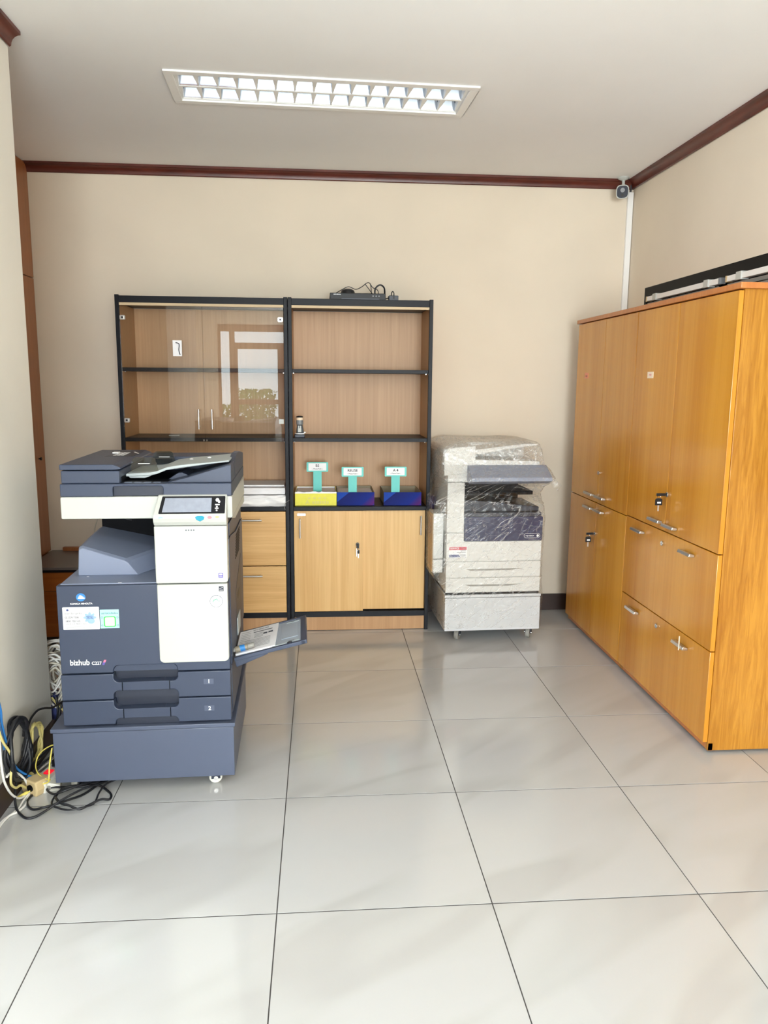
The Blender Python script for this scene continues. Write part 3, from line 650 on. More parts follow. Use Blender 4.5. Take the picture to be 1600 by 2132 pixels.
# paper stacks in the glass bookcase
st = thing('paper_stack', 'crumpled white wrapped reams lying under loose paper in the glass bookcase', 'paper', (-0.40, 4.40, CZ))
f = MB(); nx, nz = 26, 8
def wob(p, s=9, a=0.012): return a * mnoise.noise(Vector(p) * s)
rings = []
for k in range(nz + 1):
    z = 0.062 * k / nz; ring = []
    for (x, y) in [(-0.13 + 0.33 * i / nx, -0.012) for i in range(nx)] + [(0.20, -0.012 + 0.26 * i / 10) for i in range(10)] + [(0.20 - 0.33 * i / nx, 0.25) for i in range(nx)] + [(-0.13, 0.25 - 0.26 * i / 10) for i in range(10)]:
        bul = -0.008 * math.sin(PI * k / nz)
        ring.append((x, y + wob((x * 1.2, y, z * 3 + 2), 12, 0.016) * (1 if y < 0 else 0) + (bul if y < 0 else 0), max(0.0, z + (wob((x, 3, z), 10, 0.01) if 0 < k else 0))))
    rings.append(ring)
f.loft(rings); f.build('wrapped_ream', 'paper2', st, smooth=True, ang=25)
f = MB()
for k in range(3):
    x = -0.10 + 0.1 * k
    f.prism([(x, 0.045), (x + 0.07, 0.030), (x + 0.11, 0.058), (x + 0.05, 0.05)], 'y', -0.026, -0.022)
f.build('folded_flap', 'paper2', st)
t2 = sheets('loose white sheets stacked on the wrapped reams in the glass bookcase', -0.53, -0.203, 4.395, 4.64, 0.806, 9, name='paper_sheets')
sheets('thin grey-white folder of paper on top of the loose sheets', -0.50, -0.21, 4.44, 4.66, 0.845, 2, name='paper_folder')

# numbering stamp
sp = thing('numbering_stamp', 'small black and grey numbering stamp on the middle shelf', 'stamp', (-0.118, 4.44, 1.125))
f = MB(); f.box(-0.028, 0.028, -0.02, 0.03, 0, 0.018); f.build('base', 'navyd', sp, bevel=0.003)
f = MB(); f.box(-0.026, 0.026, -0.018, 0.028, 0.018, 0.025); f.build('base_rim', 'silver', sp, bevel=0.002)
f = MB(); f.prism([(-0.020, 0.025), (0.024, 0.025), (0.015, 0.072), (-0.015, 0.072)], 'y', -0.012, 0.022); f.build('body', 'black', sp, bevel=0.002)
f = MB(); f.box(-0.009, 0.009, -0.0145, -0.012, 0.030, 0.052); f.box(-0.008, -0.002, -0.0145, -0.012, 0.052, 0.067); f.box(0.002, 0.008, -0.0145, -0.012, 0.052, 0.067); f.build('number_plate', 'white', sp)
MB().lathe((0, 0.005, 0.072), [(0.019, 0), (0.020, 0.01), (0.019, 0.026), (0, 0.026)]).build('grip', 'grey', sp, smooth=True)
MB().lathe((0, 0.005, 0.098), [(0.0185, 0), (0.0185, 0.014), (0, 0.014)]).build('band', 'palenote', sp, smooth=True)
MB().lathe((0, 0.005, 0.112), [(0.0195, 0), (0.019, 0.006), (0.012, 0.009), (0, 0.010)]).build('cap', 'black', sp, smooth=True)
MB().box(0.018, 0.034, -0.006, 0.010, 0.025, 0.032).build('lever', 'silver', sp, bevel=0.002)

# video recorder on top
TZ = 1.884
dv = thing('video_recorder', 'flat black video recorder on top of the open bookcase', 'recorder', (0.21, 4.45, TZ))
f = MB(); f.box(-0.155, 0.155, 0, 0.20, 0.003, 0.041); f.build('case', 'black', dv, bevel=0.003)
f = MB(); f.box(-0.09, 0.12, -0.0015, 0.0, 0.007, 0.013); f.build('front_slot', 'navyd', dv)
f = MB(); f.mapped(on_front(lettering('HIKVISION', 0.0085, 0.03), -0.135, -0.0006, 0.030), lambda p: p); f.build('lettering', 'inkwhite', dv)
f = MB(); [f.cyl((x, -0.001, 0.026), (x, 0.001, 0.026), 0.004, seg=12) for x in (0.085, 0.102, 0.118)]; f.build('indicator', 'grey', dv)
[MB().box(x, x + 0.02, 0.02, 0.04, 0, 0.004).build('foot', 'rubber', dv) for x in (-0.14, 0.12)]
tag(MB().lathe((0.158, 4.56, TZ + 0.041), [(0.042, 0), (0.042, 0.008), (0.036, 0.025), (0.020, 0.034), (0, 0.036)]).build('coiled_puck', 'blackcord', smooth=True), 'round black dome resting on the video recorder', 'gadget')
f = MB(); f.tube([(0.085, 4.52, TZ + 0.0435), (0.12, 4.50, TZ + 0.062), (0.16, 4.50, TZ + 0.080), (0.20, 4.51, TZ + 0.068), (0.235, 4.52, TZ + 0.083), (0.265, 4.52, TZ + 0.105), (0.285, 4.53, TZ + 0.098), (0.292, 4.55, TZ + 0.044)], 0.0022, 8); f.tube([(0.255, 4.53, TZ + 0.100), (0.272, 4.53, TZ + 0.078), (0.300, 4.54, TZ + 0.044)], 0.0020, 8)
f.tube([(0.285, 4.53, TZ + 0.098), (0.30, 4.53, TZ + 0.080), (0.325, 4.53, TZ + 0.068), (0.332, 4.54, TZ + 0.044)], 0.0020, 8)
tag(f.build('thin_cable', 'blackcord', smooth=True), 'thin black cable looping above the video recorder', 'cable')
f = MB(); f.tube([(0.308, 4.50, TZ + 0.0455), (0.310, 4.50, TZ + 0.070), (0.325, 4.50, TZ + 0.088), (0.343, 4.50, TZ + 0.092), (0.360, 4.51, TZ + 0.080), (0.366, 4.53, TZ + 0.060), (0.367, 4.56, TZ + 0.012)], 0.0045, 10)
tag(f.build('thick_cable', 'blackcord', smooth=True), 'thick black cable arching up behind the video recorder', 'cable')
ad_ = thing('power_adapter', 'small black power adapter box beside the video recorder', 'adapter', (0.410, 4.45, TZ))
f = MB(); f.box(-0.027, 0.027, 0, 0.05, 0, 0.032); f.build('case', 'navyd', ad_, bevel=0.003)
f = MB(); f.box(-0.005, 0.005, -0.004, 0.0, 0.012, 0.034); f.build('clip', 'black', ad_)
f = MB(); f.tube([(-0.012, 0.012, 0.033), (-0.010, 0.012, 0.048), (-0.004, 0.012, 0.054), (0.002, 0.012, 0.046), (0.002, 0.012, 0.033)], 0.003); f.tube([(-0.027, 0.02, 0.018), (-0.034, 0.02, 0.018), (-0.040, 0.03, 0.016)], 0.003); f.build('lead', 'blackcord', ad_, smooth=True)
f = MB(); f.tube([(-0.177, 4.366, 0.775), (-0.196, 4.362, 0.765), (-0.204, 4.361, 0.745), (-0.202, 4.362, 0.72)], 0.0012, 6)
tag(f.build('string_tie', 'rubber', smooth=True), 'thin grey string hanging beside the yellow box', 'string')

# ------------------------------------------------------------------ tall teak cabinets along the right wall
CX = 1.50
def silver_pull(parent, y0, y1, z):
    f = MB(); f.prism([(-0.026, z - 0.004), (-0.022, z + 0.009), (-0.004, z + 0.006), (0.0, z + 0.0045), (0.0, z - 0.0045), (-0.008, z - 0.005)], 'y', y0, y1)
    return f.build('handle', 'silver', parent, bevel=0.002)
def lock_of(parent, y, z):
    MB().lathe((0, y, z), [(0.011, 0.0), (0.011, -0.006), (0.009, -0.008), (0.0035, -0.008), (0.003, -0.004), (0, -0.004)], 'x').build('lock', 'chrome', parent, smooth=True)
def tall_cabinet(label, ya, yb):
    t = thing('tall_cabinet', label, 'cabinet', (CX, ya, 0))
    D = yb - ya
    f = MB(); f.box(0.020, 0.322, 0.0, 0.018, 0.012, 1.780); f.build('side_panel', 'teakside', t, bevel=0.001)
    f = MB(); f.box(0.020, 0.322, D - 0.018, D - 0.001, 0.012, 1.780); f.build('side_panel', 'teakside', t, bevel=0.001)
    f = MB(); f.box(0.021, 0.318, 0.018, D - 0.018, 0.04, 1.778); f.build('carcass', 'oldwood', t)
    f = MB(); f.box(0.022, 0.040, 0.0, D - 0.001, 0.012, 0.042); f.build('plinth', 'teakedge', t)
    for yy in (0.05, D - 0.09): MB().box(0.05, 0.09, yy, yy + 0.04, 0, 0.012).build('foot', 'black', t)
    return t, D
def door(t, y0, y1, z0, z1, nm='door'):
    f = MB(); f.box(0.001, 0.0195, y0, y1, z0, z1); return f.build(nm, 'teak', t, bevel=0.0015)
near, D = tall_cabinet('orange teak tall cabinet nearest the viewer with two wide drawers', 2.760, 3.660)
mid = 0.468
a = door(near, 0.004, mid - 0.0015, 0.806, 1.776); silver_pull(a, mid - 0.118, mid - 0.008, 0.835); lock_of(a, mid - 0.010, 0.969)
b = door(near, mid + 0.0015, D - 0.002, 0.806, 1.776); silver_pull(b, mid + 0.027, mid + 0.142, 0.839)
B(0.0, 0.0009, 0.69, 0.755, 1.467, 1.496).build('paper_label', 'palenote', b); 
c = door(near, 0.004, D - 0.002, 0.4205, 0.8015, 'drawer'); silver_pull(c, 0.183, 0.286, 0.758); silver_pull(c, 0.673, 0.790, 0.757); lock_of(c, 0.476, 0.750)
d = door(near, 0.004, D - 0.002, 0.045, 0.416, 'drawer'); silver_pull(d, 0.180, 0.288, 0.367); silver_pull(d, 0.679, 0.799, 0.366); lock_of(d, 0.476, 0.372)
f = MB(); f.box(-0.028, -0.025, 0.205, 0.209, 0.355, 0.415); f.build('sticker', 'palenote', d)
far, D2 = tall_cabinet('orange teak tall cabinet in the far corner with four doors', 3.661, 4.521)
m2 = 0.418
a = door(far, 0.002, m2 - 0.0015, 0.801, 1.776); silver_pull(a, m2 - 0.132, m2 - 0.010, 0.836); lock_of(a, m2 - 0.016, 0.965)
b = door(far, m2 + 0.0015, D2 - 0.004, 0.801, 1.776); silver_pull(b, m2 + 0.036, m2 + 0.158, 0.835)
B(0.0, 0.0009, 0.655, 0.715, 1.470, 1.500).build('paper_label', 'salmon', b)
a = door(far, 0.002, m2 - 0.0015, 0.045, 0.7965); silver_pull(a, m2 - 0.122, m2 - 0.004, 0.761); lock_of(a, m2 - 0.012, 0.630)
b = door(far, m2 + 0.0015, D2 - 0.004, 0.045, 0.7965); silver_pull(b, m2 + 0.040, m2 + 0.162, 0.757)
for t_, y, w_ in ((far, 0.685, 'ink'), (near, 0.722, 'inkred')):
    f = MB(); tx = lettering('ทดส', 0.014, 0.02, 'CENTER'); f.mapped(tx, lambda p: (-0.0004, y - p[0], 1.478 + p[1])); f.build('label_writing', w_, t_)
ct = thing('worktop', 'continuous reddish teak worktop board over both tall cabinets', 'worktop', (CX - 0.010, 2.735, 1.780))
f = MB(); f.box(0, 0.334, 0, 1.790, 0, 0.021); f.build('board', 'teakedge', ct, bevel=0.002)
f = MB(); f.prism([(0.10, 0.008), (0.14, 0.016), (0.17, 0.010), (0.19, 0.017), (0.16, 0.004), (0.12, 0.003)], 'y', -0.0008, 0.0003); f.build('chip', 'palenote', ct)
def keyring(label, y, z):
    t = thing('cabinet_key', label, 'key', (CX - 0.008, y, z), 0, 'keys in the tall cabinet locks')
    f = MB(); f.box(-0.044, -0.006, -0.003, 0.003, -0.006, 0.006); f.box(-0.008, 0.0, -0.001, 0.001, -0.004, 0.004); f.build('key_head', 'black', t, bevel=0.002)
    f = MB(); f.tube([(-0.032 + 0.007 * math.cos(q), 0, -0.010 + 0.010 * math.sin(q)) for q in [2 * PI * k / 10 for k in range(10)]], 0.001, 6, True, 2); f.build('ring', 'chrome', t, smooth=True)
    f = MB(); f.prism([(-0.032 + p[0], p[1]) for p in rrect(-0.0145, 0.0145, -0.046, -0.016, 0.009, 5, (0, 1, 1, 0))], 'y', -0.004, 0.004); f.build('spare_head', 'black', t)
    f = MB(); f.box(-0.040, -0.024, -0.0048, -0.004, -0.038, -0.031); f.build('head_print', 'inkwhite', t)
    f = MB(); f.box(-0.036, -0.029, -0.001, 0.001, -0.072, -0.046); f.build('blade', 'silver', t)
keyring('key with black-headed spare in the upper lock of the nearest tall cabinet', 3.218, 0.969)
keyring('key with black-headed spare in the lower lock of the far tall cabinet', 4.067, 0.630)
# blinds behind the cabinet top
def blind(label, ya, yb, z):
    t = thing('window_blind', label, 'blind', (1.845, ya, z), 0, 'blinds in the black window frame')
    L_ = yb - ya
    f = MB(); f.box(-0.012, 0.016, 0.0, L_, 0.0, 0.026); f.build('head_rail', 'whitemetal', t, bevel=0.002)
    for q in (0.10, L_ - 0.14): MB().box(-0.018, 0.020, q, q + 0.045, -0.004, 0.032).build('bracket', 'white', t, bevel=0.002)
    MB().box(-0.0125, 0.0165, -0.002, 0.012, -0.001, 0.027).build('end_cap', 'grey', t)
    MB().box(-0.0125, 0.0165, L_ - 0.012, L_ + 0.002, -0.001, 0.027).build('end_cap', 'beige', t)
    for k in range(14):
        z_ = -0.016 - 0.022 * k
        f = MB(); f.add([(-0.010, 0.01, z_ + 0.006), (-0.010, L_ - 0.01, z_ + 0.006), (0.012, L_ - 0.01, z_ - 0.006), (0.012, 0.01, z_ - 0.006)], [(0, 1, 2, 3)]); f.build('slat', 'white', t)
blind('white blind rail nearer the back wall, in the black window frame', 3.560, 4.380, 1.899)
blind('white blind rail nearer the viewer, in the black window frame', 2.600, 3.505, 1.899)

# ------------------------------------------------------------------ slate cart carrying the colour copier
KX, KY, KR = -0.930, 2.600, rad(1.5)
cart = thing('copier_cart', 'low slate-blue wheeled cabinet under the big colour copier', 'cart', (KX, KY, 0), KR)
f = MB(); f.box(0.0, 0.618, 0.004, 0.600, 0.046, 0.230); f.build('cabinet_body', 'cartblue', cart, bevel=0.002)
f = MB(); f.box(-0.006, 0.623, -0.001, 0.604, 0.2325, 0.247); f.build('top_plate', 'cartblue', cart, bevel=0.002)
f = MB(); f.box(0.004, 0.614, 0.008, 0.596, 0.229, 0.2335); f.build('shadow_gap', 'navyd', cart)
def caster(parent, x, y, ang, wheel='nylon', zt=0.046, r=0.024):
    c, s = math.cos(ang), math.sin(ang)
    T_ = lambda p: (x + p[0] * c - p[1] * s, y + p[0] * s + p[1] * c, p[2])
    fork = MB(); fork.box(-0.022, 0.022, -0.018, 0.018, zt - 0.004, zt); fork.box(-0.016, 0.016, -0.017, -0.014, r - 0.004, zt - 0.004); fork.box(-0.016, 0.016, 0.014, 0.017, r - 0.004, zt - 0.004)
    o = MB().mapped(fork, T_).build('caster', 'navyd', parent)
    w = MB(); w.lathe((0, 0, r), [(0.004, -0.012), (r * 0.6, -0.012), (r * 0.9, -0.012), (r, -0.008), (r, 0.008), (r * 0.9, 0.012), (r * 0.6, 0.012), (0.004, 0.012)], 'y')
    MB().mapped(w, T_).build('wheel', wheel, o, smooth=True)
    a = MB(); a.lathe((0, 0, r), [(0.008, -0.021), (0.008, 0.021)], 'y', 12); MB().mapped(a, T_).build('axle', 'chrome', o, smooth=True)
caster(cart, 0.545, 0.050, rad(8)); caster(cart, 0.06, 0.055, rad(70)); caster(cart, 0.545, 0.54, rad(20)); caster(cart, 0.06, 0.54, rad(-30))

cp_ = thing('photocopier', 'large slate-blue and white colour photocopier on the wheeled cabinet', 'photocopier', (KX, KY, 0.2475), KR)
Zo = -0.2475
class MC(MB):      # copier parts are written with heights above the floor
    def build(s, *a, **k):
        s.v = [(p[0], p[1], p[2] + Zo) for p in s.v]
        return MB.build(s, *a, **k)
DY = 0.62
# core
f = MC(); f.box(0.041, 0.609, 0.050, DY, 0.258, 0.742); f.build('body', 'navy', cp_, bevel=0.004)
for x in (0.08, 0.54):
    for y in (0.06, 0.54): MC().box(x, x + 0.03, y, y + 0.03, 0.2478, 0.258).build('foot', 'black', cp_)
# front panel with eyebrow recess
f = MC(); f.prism(notched(0.040, 0.611, 0.4425, 0.7535, bot=(0.213, 0.430, 0.468)), 'y', 0.010, 0.049); fpn = f.build('front_panel', 'navy', cp_, bevel=0.003)
f = MC(); f.prism([(0.214, 0.446)] + [(0.429, 0.446)] + arc(0.409, 0.447, 0.020, 0, 90) + arc(0.234, 0.447, 0.020, 90, 180), 'y', 0.016, 0.048); f.build('handle_brow', 'navy', cp_)
f = MC(); f.prism(notched(0.038, 0.611, 0.3465, 0.4385, top=(0.213, 0.430, 0.408), bot=(0.211, 0.430, 0.377)), 'y', 0.008, 0.049); dw1 = f.build('paper_drawer', 'navy', cp_, bevel=0.003)
f = MC(); f.prism(notched(0.038, 0.611, 0.2545, 0.3425, top=(0.211, 0.430, 0.310), bot=(0.213, 0.428, 0.276)), 'y', 0.008, 0.049); dw2 = f.build('paper_drawer', 'navy', cp_, bevel=0.003)
for dw, zt, zb in ((dw1, 0.408, 0.377), (dw2, 0.310, 0.276)):
    f = MC(); f.box(0.214, 0.429, 0.044, 0.050, zb + 0.002 if False else zt, zt + 0.034); f.build('pocket', 'navyd', dw)  # recess shade painted in: back plate darker than the drawer
    f = MC(); f.box(0.243, 0.400, 0.0065, 0.012, zb + 0.001, zt + 0.001); f.box(0.262, 0.382, 0.012, 0.044, zt - 0.008, zt + 0.001); f.build('grip', 'navy', dw, bevel=0.001)
    f = MC()
    for x in (0.2405, 0.4005): f.box(x, x + 0.0022, 0.0066, 0.009, zb, zt)
    f.build('groove', 'inner', dw)
    f = MC(); f.prism(rrect(0.214, 0.429, zb - 0.028, zb, 0.017, 5, (0, 1, 1, 0)), 'y', 0.020, 0.048); f.build('lower_brow', 'navyd', dw)  # inset plate in the darker slate too, painting in the recess shade
    f = MC(); f.prism(rrect(0.518, 0.552, (zt + zb) / 2 - 0.001, (zt + zb) / 2 + 0.019, 0.001), 'y', 0.0072, 0.0085); pl_ = f.build('number_plate', 'grey' if False else 'cartblue', dw)
    f = MC(); f.mapped(on_front(lettering('1' if dw is dw1 else '2', 0.020, 0.015, 'CENTER'), 0.536, 0.0066, (zt + zb) / 2 + 0.0025), lambda p: p); f.build('lettering', 'inkwhite', dw)
# white doors on the right of the front
f = MC(); f.prism(rrect(0.373, 0.609, 0.476, 0.7545, 0.016, 6, (1, 0, 0, 1)), 'y', -0.002, 0.045); lowd = f.build('lower_white_door', 'white', cp_, bevel=0.004, bseg=3)
f = MC(); f.prism(rrect(0.371, 0.612, 0.7585, 0.9565, 0.010, 5, (1, 0, 0, 0)), 'y', -0.003, 0.048); upd = f.build('upper_white_door', 'white', cp_, bevel=0.004, bseg=3)
f = MC(); [f.cyl((0.477 + 0.0085 * k, -0.0036, 0.9425), (0.477 + 0.0085 * k, -0.002, 0.9425), 0.0026, seg=10) for k in range(4)]; f.build('dots', 'inkgrey', upd)
prof = [(-0.003, 0.9585), (-0.016, 0.972), (-0.022, 0.985), (-0.020, 0.9985), (0.024, 1.0555), (0.030, 1.0585), (0.0335, 1.0585), (0.0335, 0.9585)]
f = MC(); f.prism(prof, 'x', 0.372, 0.613); f.v = [(p[0] + (0.012 * max(0, p[2] - 0.985) / 0.07 if p[0] < 0.5 else 0), p[1], p[2]) for p in f.v]; cpn = f.build('control_panel', 'white', cp_, bevel=0.003, bseg=2)
Pa, Pb = Vector((0, -0.020, 0.9985)), Vector((0, 0.024, 1.0555)); tv = (Pb - Pa).normalized(); nv = Vector((0, -tv.z, tv.y))
def on_tilt(mb, off=0.0005): return MC().mapped(mb, lambda p: tuple(Pa + Vector((p[0] + (0.010 * p[1] / 0.07 if p[0] < 0.5 else 0), 0, 0)) + tv * p[1] + nv * (off + p[2])))
q = MB(); q.prism(rrect(0.390, 0.608, 0.003, 0.069, 0.003), 'z', 0, 0.0016); bz = on_tilt(q).build('touch_panel', 'black', cpn)
q = MB(); q.box(0.401, 0.563, 0.008, 0.062, 0, 0.0006); on_tilt(q, 0.0022).build('screen', 'screen', cpn)
q = MB(); q.prism(ell(0.582, 0.054, 0.006, 0.007, 16), 'z', 0, 0.0005); q.prism(ell(0.588, 0.047, 0.004, 0.005, 16), 'z', 0, 0.0005)
for yy, l_ in ((0.034, 0.015), (0.020, 0.012)): q.box(0.575, 0.575 + l_, yy, yy + 0.004, 0, 0.0005); q.prism(ell(0.581, yy - 0.006, 0.003, 0.003, 10), 'z', 0, 0.0005)
on_tilt(q, 0.0022).build('key_symbols', 'inkwhite', cpn)
def chin(mb): return MC().mapped(mb, lambda p: (p[0], -0.0215 - p[2] + 0.15 * abs(p[1] - 0.988), p[1]))
q = MB(); q.prism([(0.526 + p[0] * 0.0155, 0.985 + p[1] * 0.0105) for p in [(-1, 0.5), (-0.8, -0.3), (0, -1), (0.8, -0.3), (1, 0.5), (0.5, 0.9), (-0.5, 0.9)]], 'z', 0, 0.003); chin(q).build('start_button', 'tealb', cpn, bevel=0.001)
q = MB(); q.prism(ell(0.558, 0.989, 0.007, 0.005, 18), 'z', 0, 0.0025); chin(q).build('stop_button', 'redb', cpn)
q = MB(); q.prism(ell(0.583, 0.990, 0.007, 0.003, 18), 'z', 0, 0.0025); chin(q).build('reset_button', 'orangeb', cpn)
q = MB()
for k in range(5): q.box(0.417 + 0.017 * k, 0.423 + 0.017 * k, 0.990, 0.9912, 0, 0.0008)
q.prism(ell(0.398, 0.988, 0.008, 0.004, 18), 'z', 0, 0.0006); chin(q).build('panel_marks', 'inkpaleblue', cpn)
# right-hand column behind the panel, back support block, output bay
f = MC(); f.box(0.376, 0.609, 0.050, DY, 0.7425, 0.990); f.build('right_column', 'navyd', cp_, bevel=0.003)
f = MC(); f.box(0.098, 0.376, 0.42, DY, 0.7425, 0.975); f.build('back_block', 'inner', cp_, bevel=0.003)
f = MC(); f.tube([(0.165, 0.4185, 0.970), (0.165, 0.4185, 0.945), (0.18, 0.4185, 0.935), (0.18, 0.4185, 0.915), (0.21, 0.4185, 0.905)], 0.0025, 6); f.build('clip_wire', 'black', cp_)
f = MC(); f.prism([(0.046, 0.7425), (0.0505, 0.757), (0.372, 0.757), (0.372, 0.7425)], 'y', 0.026, 0.50); f.build('output_ledge', 'traygrey', cp_, bevel=0.002)
rings = []
for y, P in ((0.135, [(0.080, 0.757), (0.086, 0.850), (0.100, 0.855), (0.240, 0.808), (0.252, 0.800), (0.286, 0.757)]),
             (0.150, [(0.076, 0.757), (0.083, 0.857), (0.097, 0.862), (0.243, 0.815), (0.256, 0.806), (0.292, 0.757)]),
             (0.30, [(0.078, 0.757), (0.085, 0.868), (0.099, 0.875), (0.330, 0.822), (0.342, 0.815), (0.371, 0.757)]),
             (0.418, [(0.080, 0.757), (0.090, 0.876), (0.104, 0.882), (0.360, 0.826), (0.371, 0.820), (0.3715, 0.757)])):
    rings.append([(p[0], y, p[1]) for p in P])
f = MC(); f.loft(rings); f.build('output_tray', 'traygrey', cp_, bevel=0.003, ang=28)
f = MC(); f.box(0.112, 0.120, 0.119, 0.124, 0.757, 0.7578); f.box(0.240, 0.252, 0.024, 0.027, 0.757, 0.7582); f.build('tray_marks', 'inkwhite', cp_)
# scanner
f = MC(); f.prism(rrect(0.064, 0.629, 0.977, 1.0525, 0.006, 4), 'y', 0.034, 0.60); f.build('scanner_body', 'white', cp_, bevel=0.003, bseg=2)
f = MC(); f.prism([(0.034, 0.977), (0.16, 0.955), (0.34, 0.955), (0.60, 0.945), (0.60, 0.977)], 'x', 0.613, 0.628); f.build('scanner_side', 'white', cp_, bevel=0.001)
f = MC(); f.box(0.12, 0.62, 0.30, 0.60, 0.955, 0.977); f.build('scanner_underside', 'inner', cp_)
# lid with handle recess, feeder
f = MC(); f.prism(notched(0.066, 0.628, 1.0535, 1.0965, bot=(0.236, 0.401, 1.088), r=0.010), 'y', 0.030, 0.052); f.box(0.066, 0.628, 0.052, 0.60, 1.0535, 1.0965); f.build('scanner_lid', 'navy', cp_, bevel=0.003)
f = MC(); f.box(0.237, 0.400, 0.044, 0.0525, 1.055, 1.087); f.build('lid_handle', 'navyd', cp_)
f = MC(); f.prism(rrect(0.070, 0.259, 1.0968, 1.140, 0.004), 'y', 0.036, 0.60); f.build('feeder_body', 'navy', cp_, bevel=0.003)
f = MC(); f.prism([(0.067, 1.1425), (0.248, 1.1425), (0.266, 1.146), (0.262, 1.152), (0.240, 1.161), (0.067, 1.161)], 'y', 0.031, 0.60); fc = f.build('feeder_cover', 'navy', cp_, bevel=0.003)
f = MC(); f.prism([(0.145, 0.32), (0.245, 0.32), (0.245, 0.52), (0.165, 0.52)], 'z', 1.1606, 1.1616); dcl = f.build('instruction_decal', 'navyd', fc)
f = MC()
f.box(0.148, 0.170, 0.43, 0.46, 1.1616, 1.166); f.build('lever', 'inkwhite', fc)
f = MC()
for k in range(5):
    y = 0.35 + 0.027 * k
    for m_ in range(3): f.box(0.168 + m_ * 0.014, 0.179 + m_ * 0.014, y, y + 0.014 + 0.004 * (m_ % 2), 1.1616, 1.1620)
f.prism([(0.215, 0.49), (0.245, 0.42), (0.249, 0.425), (0.219, 0.50)], 'z', 1.1616, 1.1622)
f.build('decal_print', 'inkwhite', fc)
# document tray: a bent sheet with thickness
path = [(0.262, 1.120), (0.345, 1.124), (0.365, 1.128), (0.400, 1.142), (0.450, 1.150), (0.540, 1.158), (0.614, 1.166)]
f = MC(); th = 0.010
pts = [(x, z) for x, z in path] + [(x, z - (th if i < 5 else 0.006)) for i, (x, z) in reversed(list(enumerate(path)))]
f.prism(pts, 'y', 0.120, 0.395); f.prism([(0.268, 1.1105), (0.275, 1.104), (0.325, 1.104), (0.350, 1.1135)], 'y', 0.125, 0.39); dt = f.build('document_tray', 'traylight', cp_, bevel=0.002)
f = MC(); f.prism([(0.39, 1.132), (0.42, 1.128), (0.50, 1.140), (0.53, 1.150)], 'y', 0.19, 0.33); f.build('tray_rib', 'grey', dt)
f = MC(); [f.prism([(x, 0.30), (x + 0.012, 0.30), (x + 0.004, 0.33)], 'z', z, z + 0.002) for x, z in ((0.455, 1.1515), (0.52, 1.157))]; f.build('tray_mark', 'inkwhite', dt)
def guide(y, x0, x1, h_):
    f = MC(); f.prism([(x0, 1.125), (x1, 1.130)] + [(x1 - 0.008, 1.125 + h_ * 0.75)] + arc(x1 - 0.022, 1.125 + h_ * 0.8, 0.014, 20, 90) + arc(x0 + 0.024, 1.125 + h_ * 0.8, 0.014, 90, 170), 'y', y, y + 0.004)
    g = f.build('paper_guide', 'smoke', dt)
    f = MC(); f.box(x0 + 0.03, x0 + 0.07, y - 0.0008, y - 0.0002, 1.125 + h_ * 0.62, 1.125 + h_ * 0.66); f.build('guide_print', 'inkwhite', g); return g
guide(0.132, 0.272, 0.370, 0.045); guide(0.3775, 0.300, 0.392, 0.044)
f = MC(); f.box(0.300, 0.375, 0.382, 0.40, 1.13, 1.146); f.build('guide_stop', 'navyd', dt, bevel=0.003)
f = MC(); f.box(0.262, 0.622, 0.43, 0.598, 1.097, 1.150); f.build('feeder_back_rim', 'navy', cp_, bevel=0.006)
f = MC(); f.prism([(0.410, 1.0970), (0.626, 1.0970), (0.626, 1.156), (0.616, 1.156), (0.475, 1.113)], 'y', 0.052, 0.30); f.build('exit_wedge', 'navy', cp_, bevel=0.002)
f = MC(); f.prism([(0.40, 1.0970), (0.50, 1.0970), (0.45, 1.121), (0.438, 1.121)], 'y', 0.14, 0.30); f.build('exit_tongue', 'navy', cp_, bevel=0.002)
f = MC(); f.prism([(0.20, 1.0970), (0.16, 1.152), (0.30, 1.176), (0.42, 1.172), (0.598, 1.152), (0.598, 1.0970)], 'x', 0.606, 0.6275); f.build('feeder_side', 'navy', cp_, bevel=0.004)
f = MC(); [f.box(0.268 + 0.032 * k, 0.292 + 0.032 * k, 0.060, 0.075, 1.0966, 1.0974) for k in range(4)]; f.build('lid_marks', 'traygrey', cp_)
f = MC(); f.box(0.2592, 0.262, 0.060, 0.42, 1.0975, 1.116); f.build('exit_slot', 'inner', cp_)  # exit slot, with the shade under the tray painted into its black
f = MC(); f.box(0.262, 0.470, 0.080, 0.428, 1.0966, 1.0974); f.build('exit_floor', 'inner', cp_)  # black sheet on the lid, painting the shade below the document tray
# right side: cover plates, vent, side pocket
f = MC(); f.prism([(0.052, 0.445), (0.640, 0.445), (0.640, 0.872), (0.340, 0.872), (0.120, 0.900), (0.052, 0.900)], 'x', 0.6095, 0.614); sp_ = f.build('side_cover', 'navy', cp_, bevel=0.002)
f = MC(); f.prism([(0.08, 0.905), (0.60, 0.880), (0.60, 0.950), (0.08, 0.950)], 'x', 0.6095, 0.613); f.build('upper_side_cover', 'navy', cp_, bevel=0.001)
for k in range(9):
    z = 0.775 + k * 0.010
    f = MC(); f.box(0.614, 0.6148, 0.28 + 0.006 * k, 0.46 + 0.006 * k, z, z + 0.005); f.build('vent_slot', 'inner', sp_)
f = MC(); f.prism([(0.26, 0.47), (0.52, 0.47), (0.52, 0.745), (0.26, 0.655)], 'x', 0.614, 0.6150); f.build('side_pocket', 'navyd', sp_)
f = MC(); f.box(0.615, 0.6156, 0.34, 0.42, 0.605, 0.630); f.build('latch', 'black', sp_)
f = MC(); f.box(0.615, 0.619, 0.28, 0.40, 0.475, 0.545); f.build('feed_roller_cover', 'traylight', sp_, bevel=0.002)
f = MC(); f.box(0.6092, 0.6125, 0.06, DY, 0.262, 0.44); f.build('lower_side_cover', 'navy', cp_, bevel=0.001)
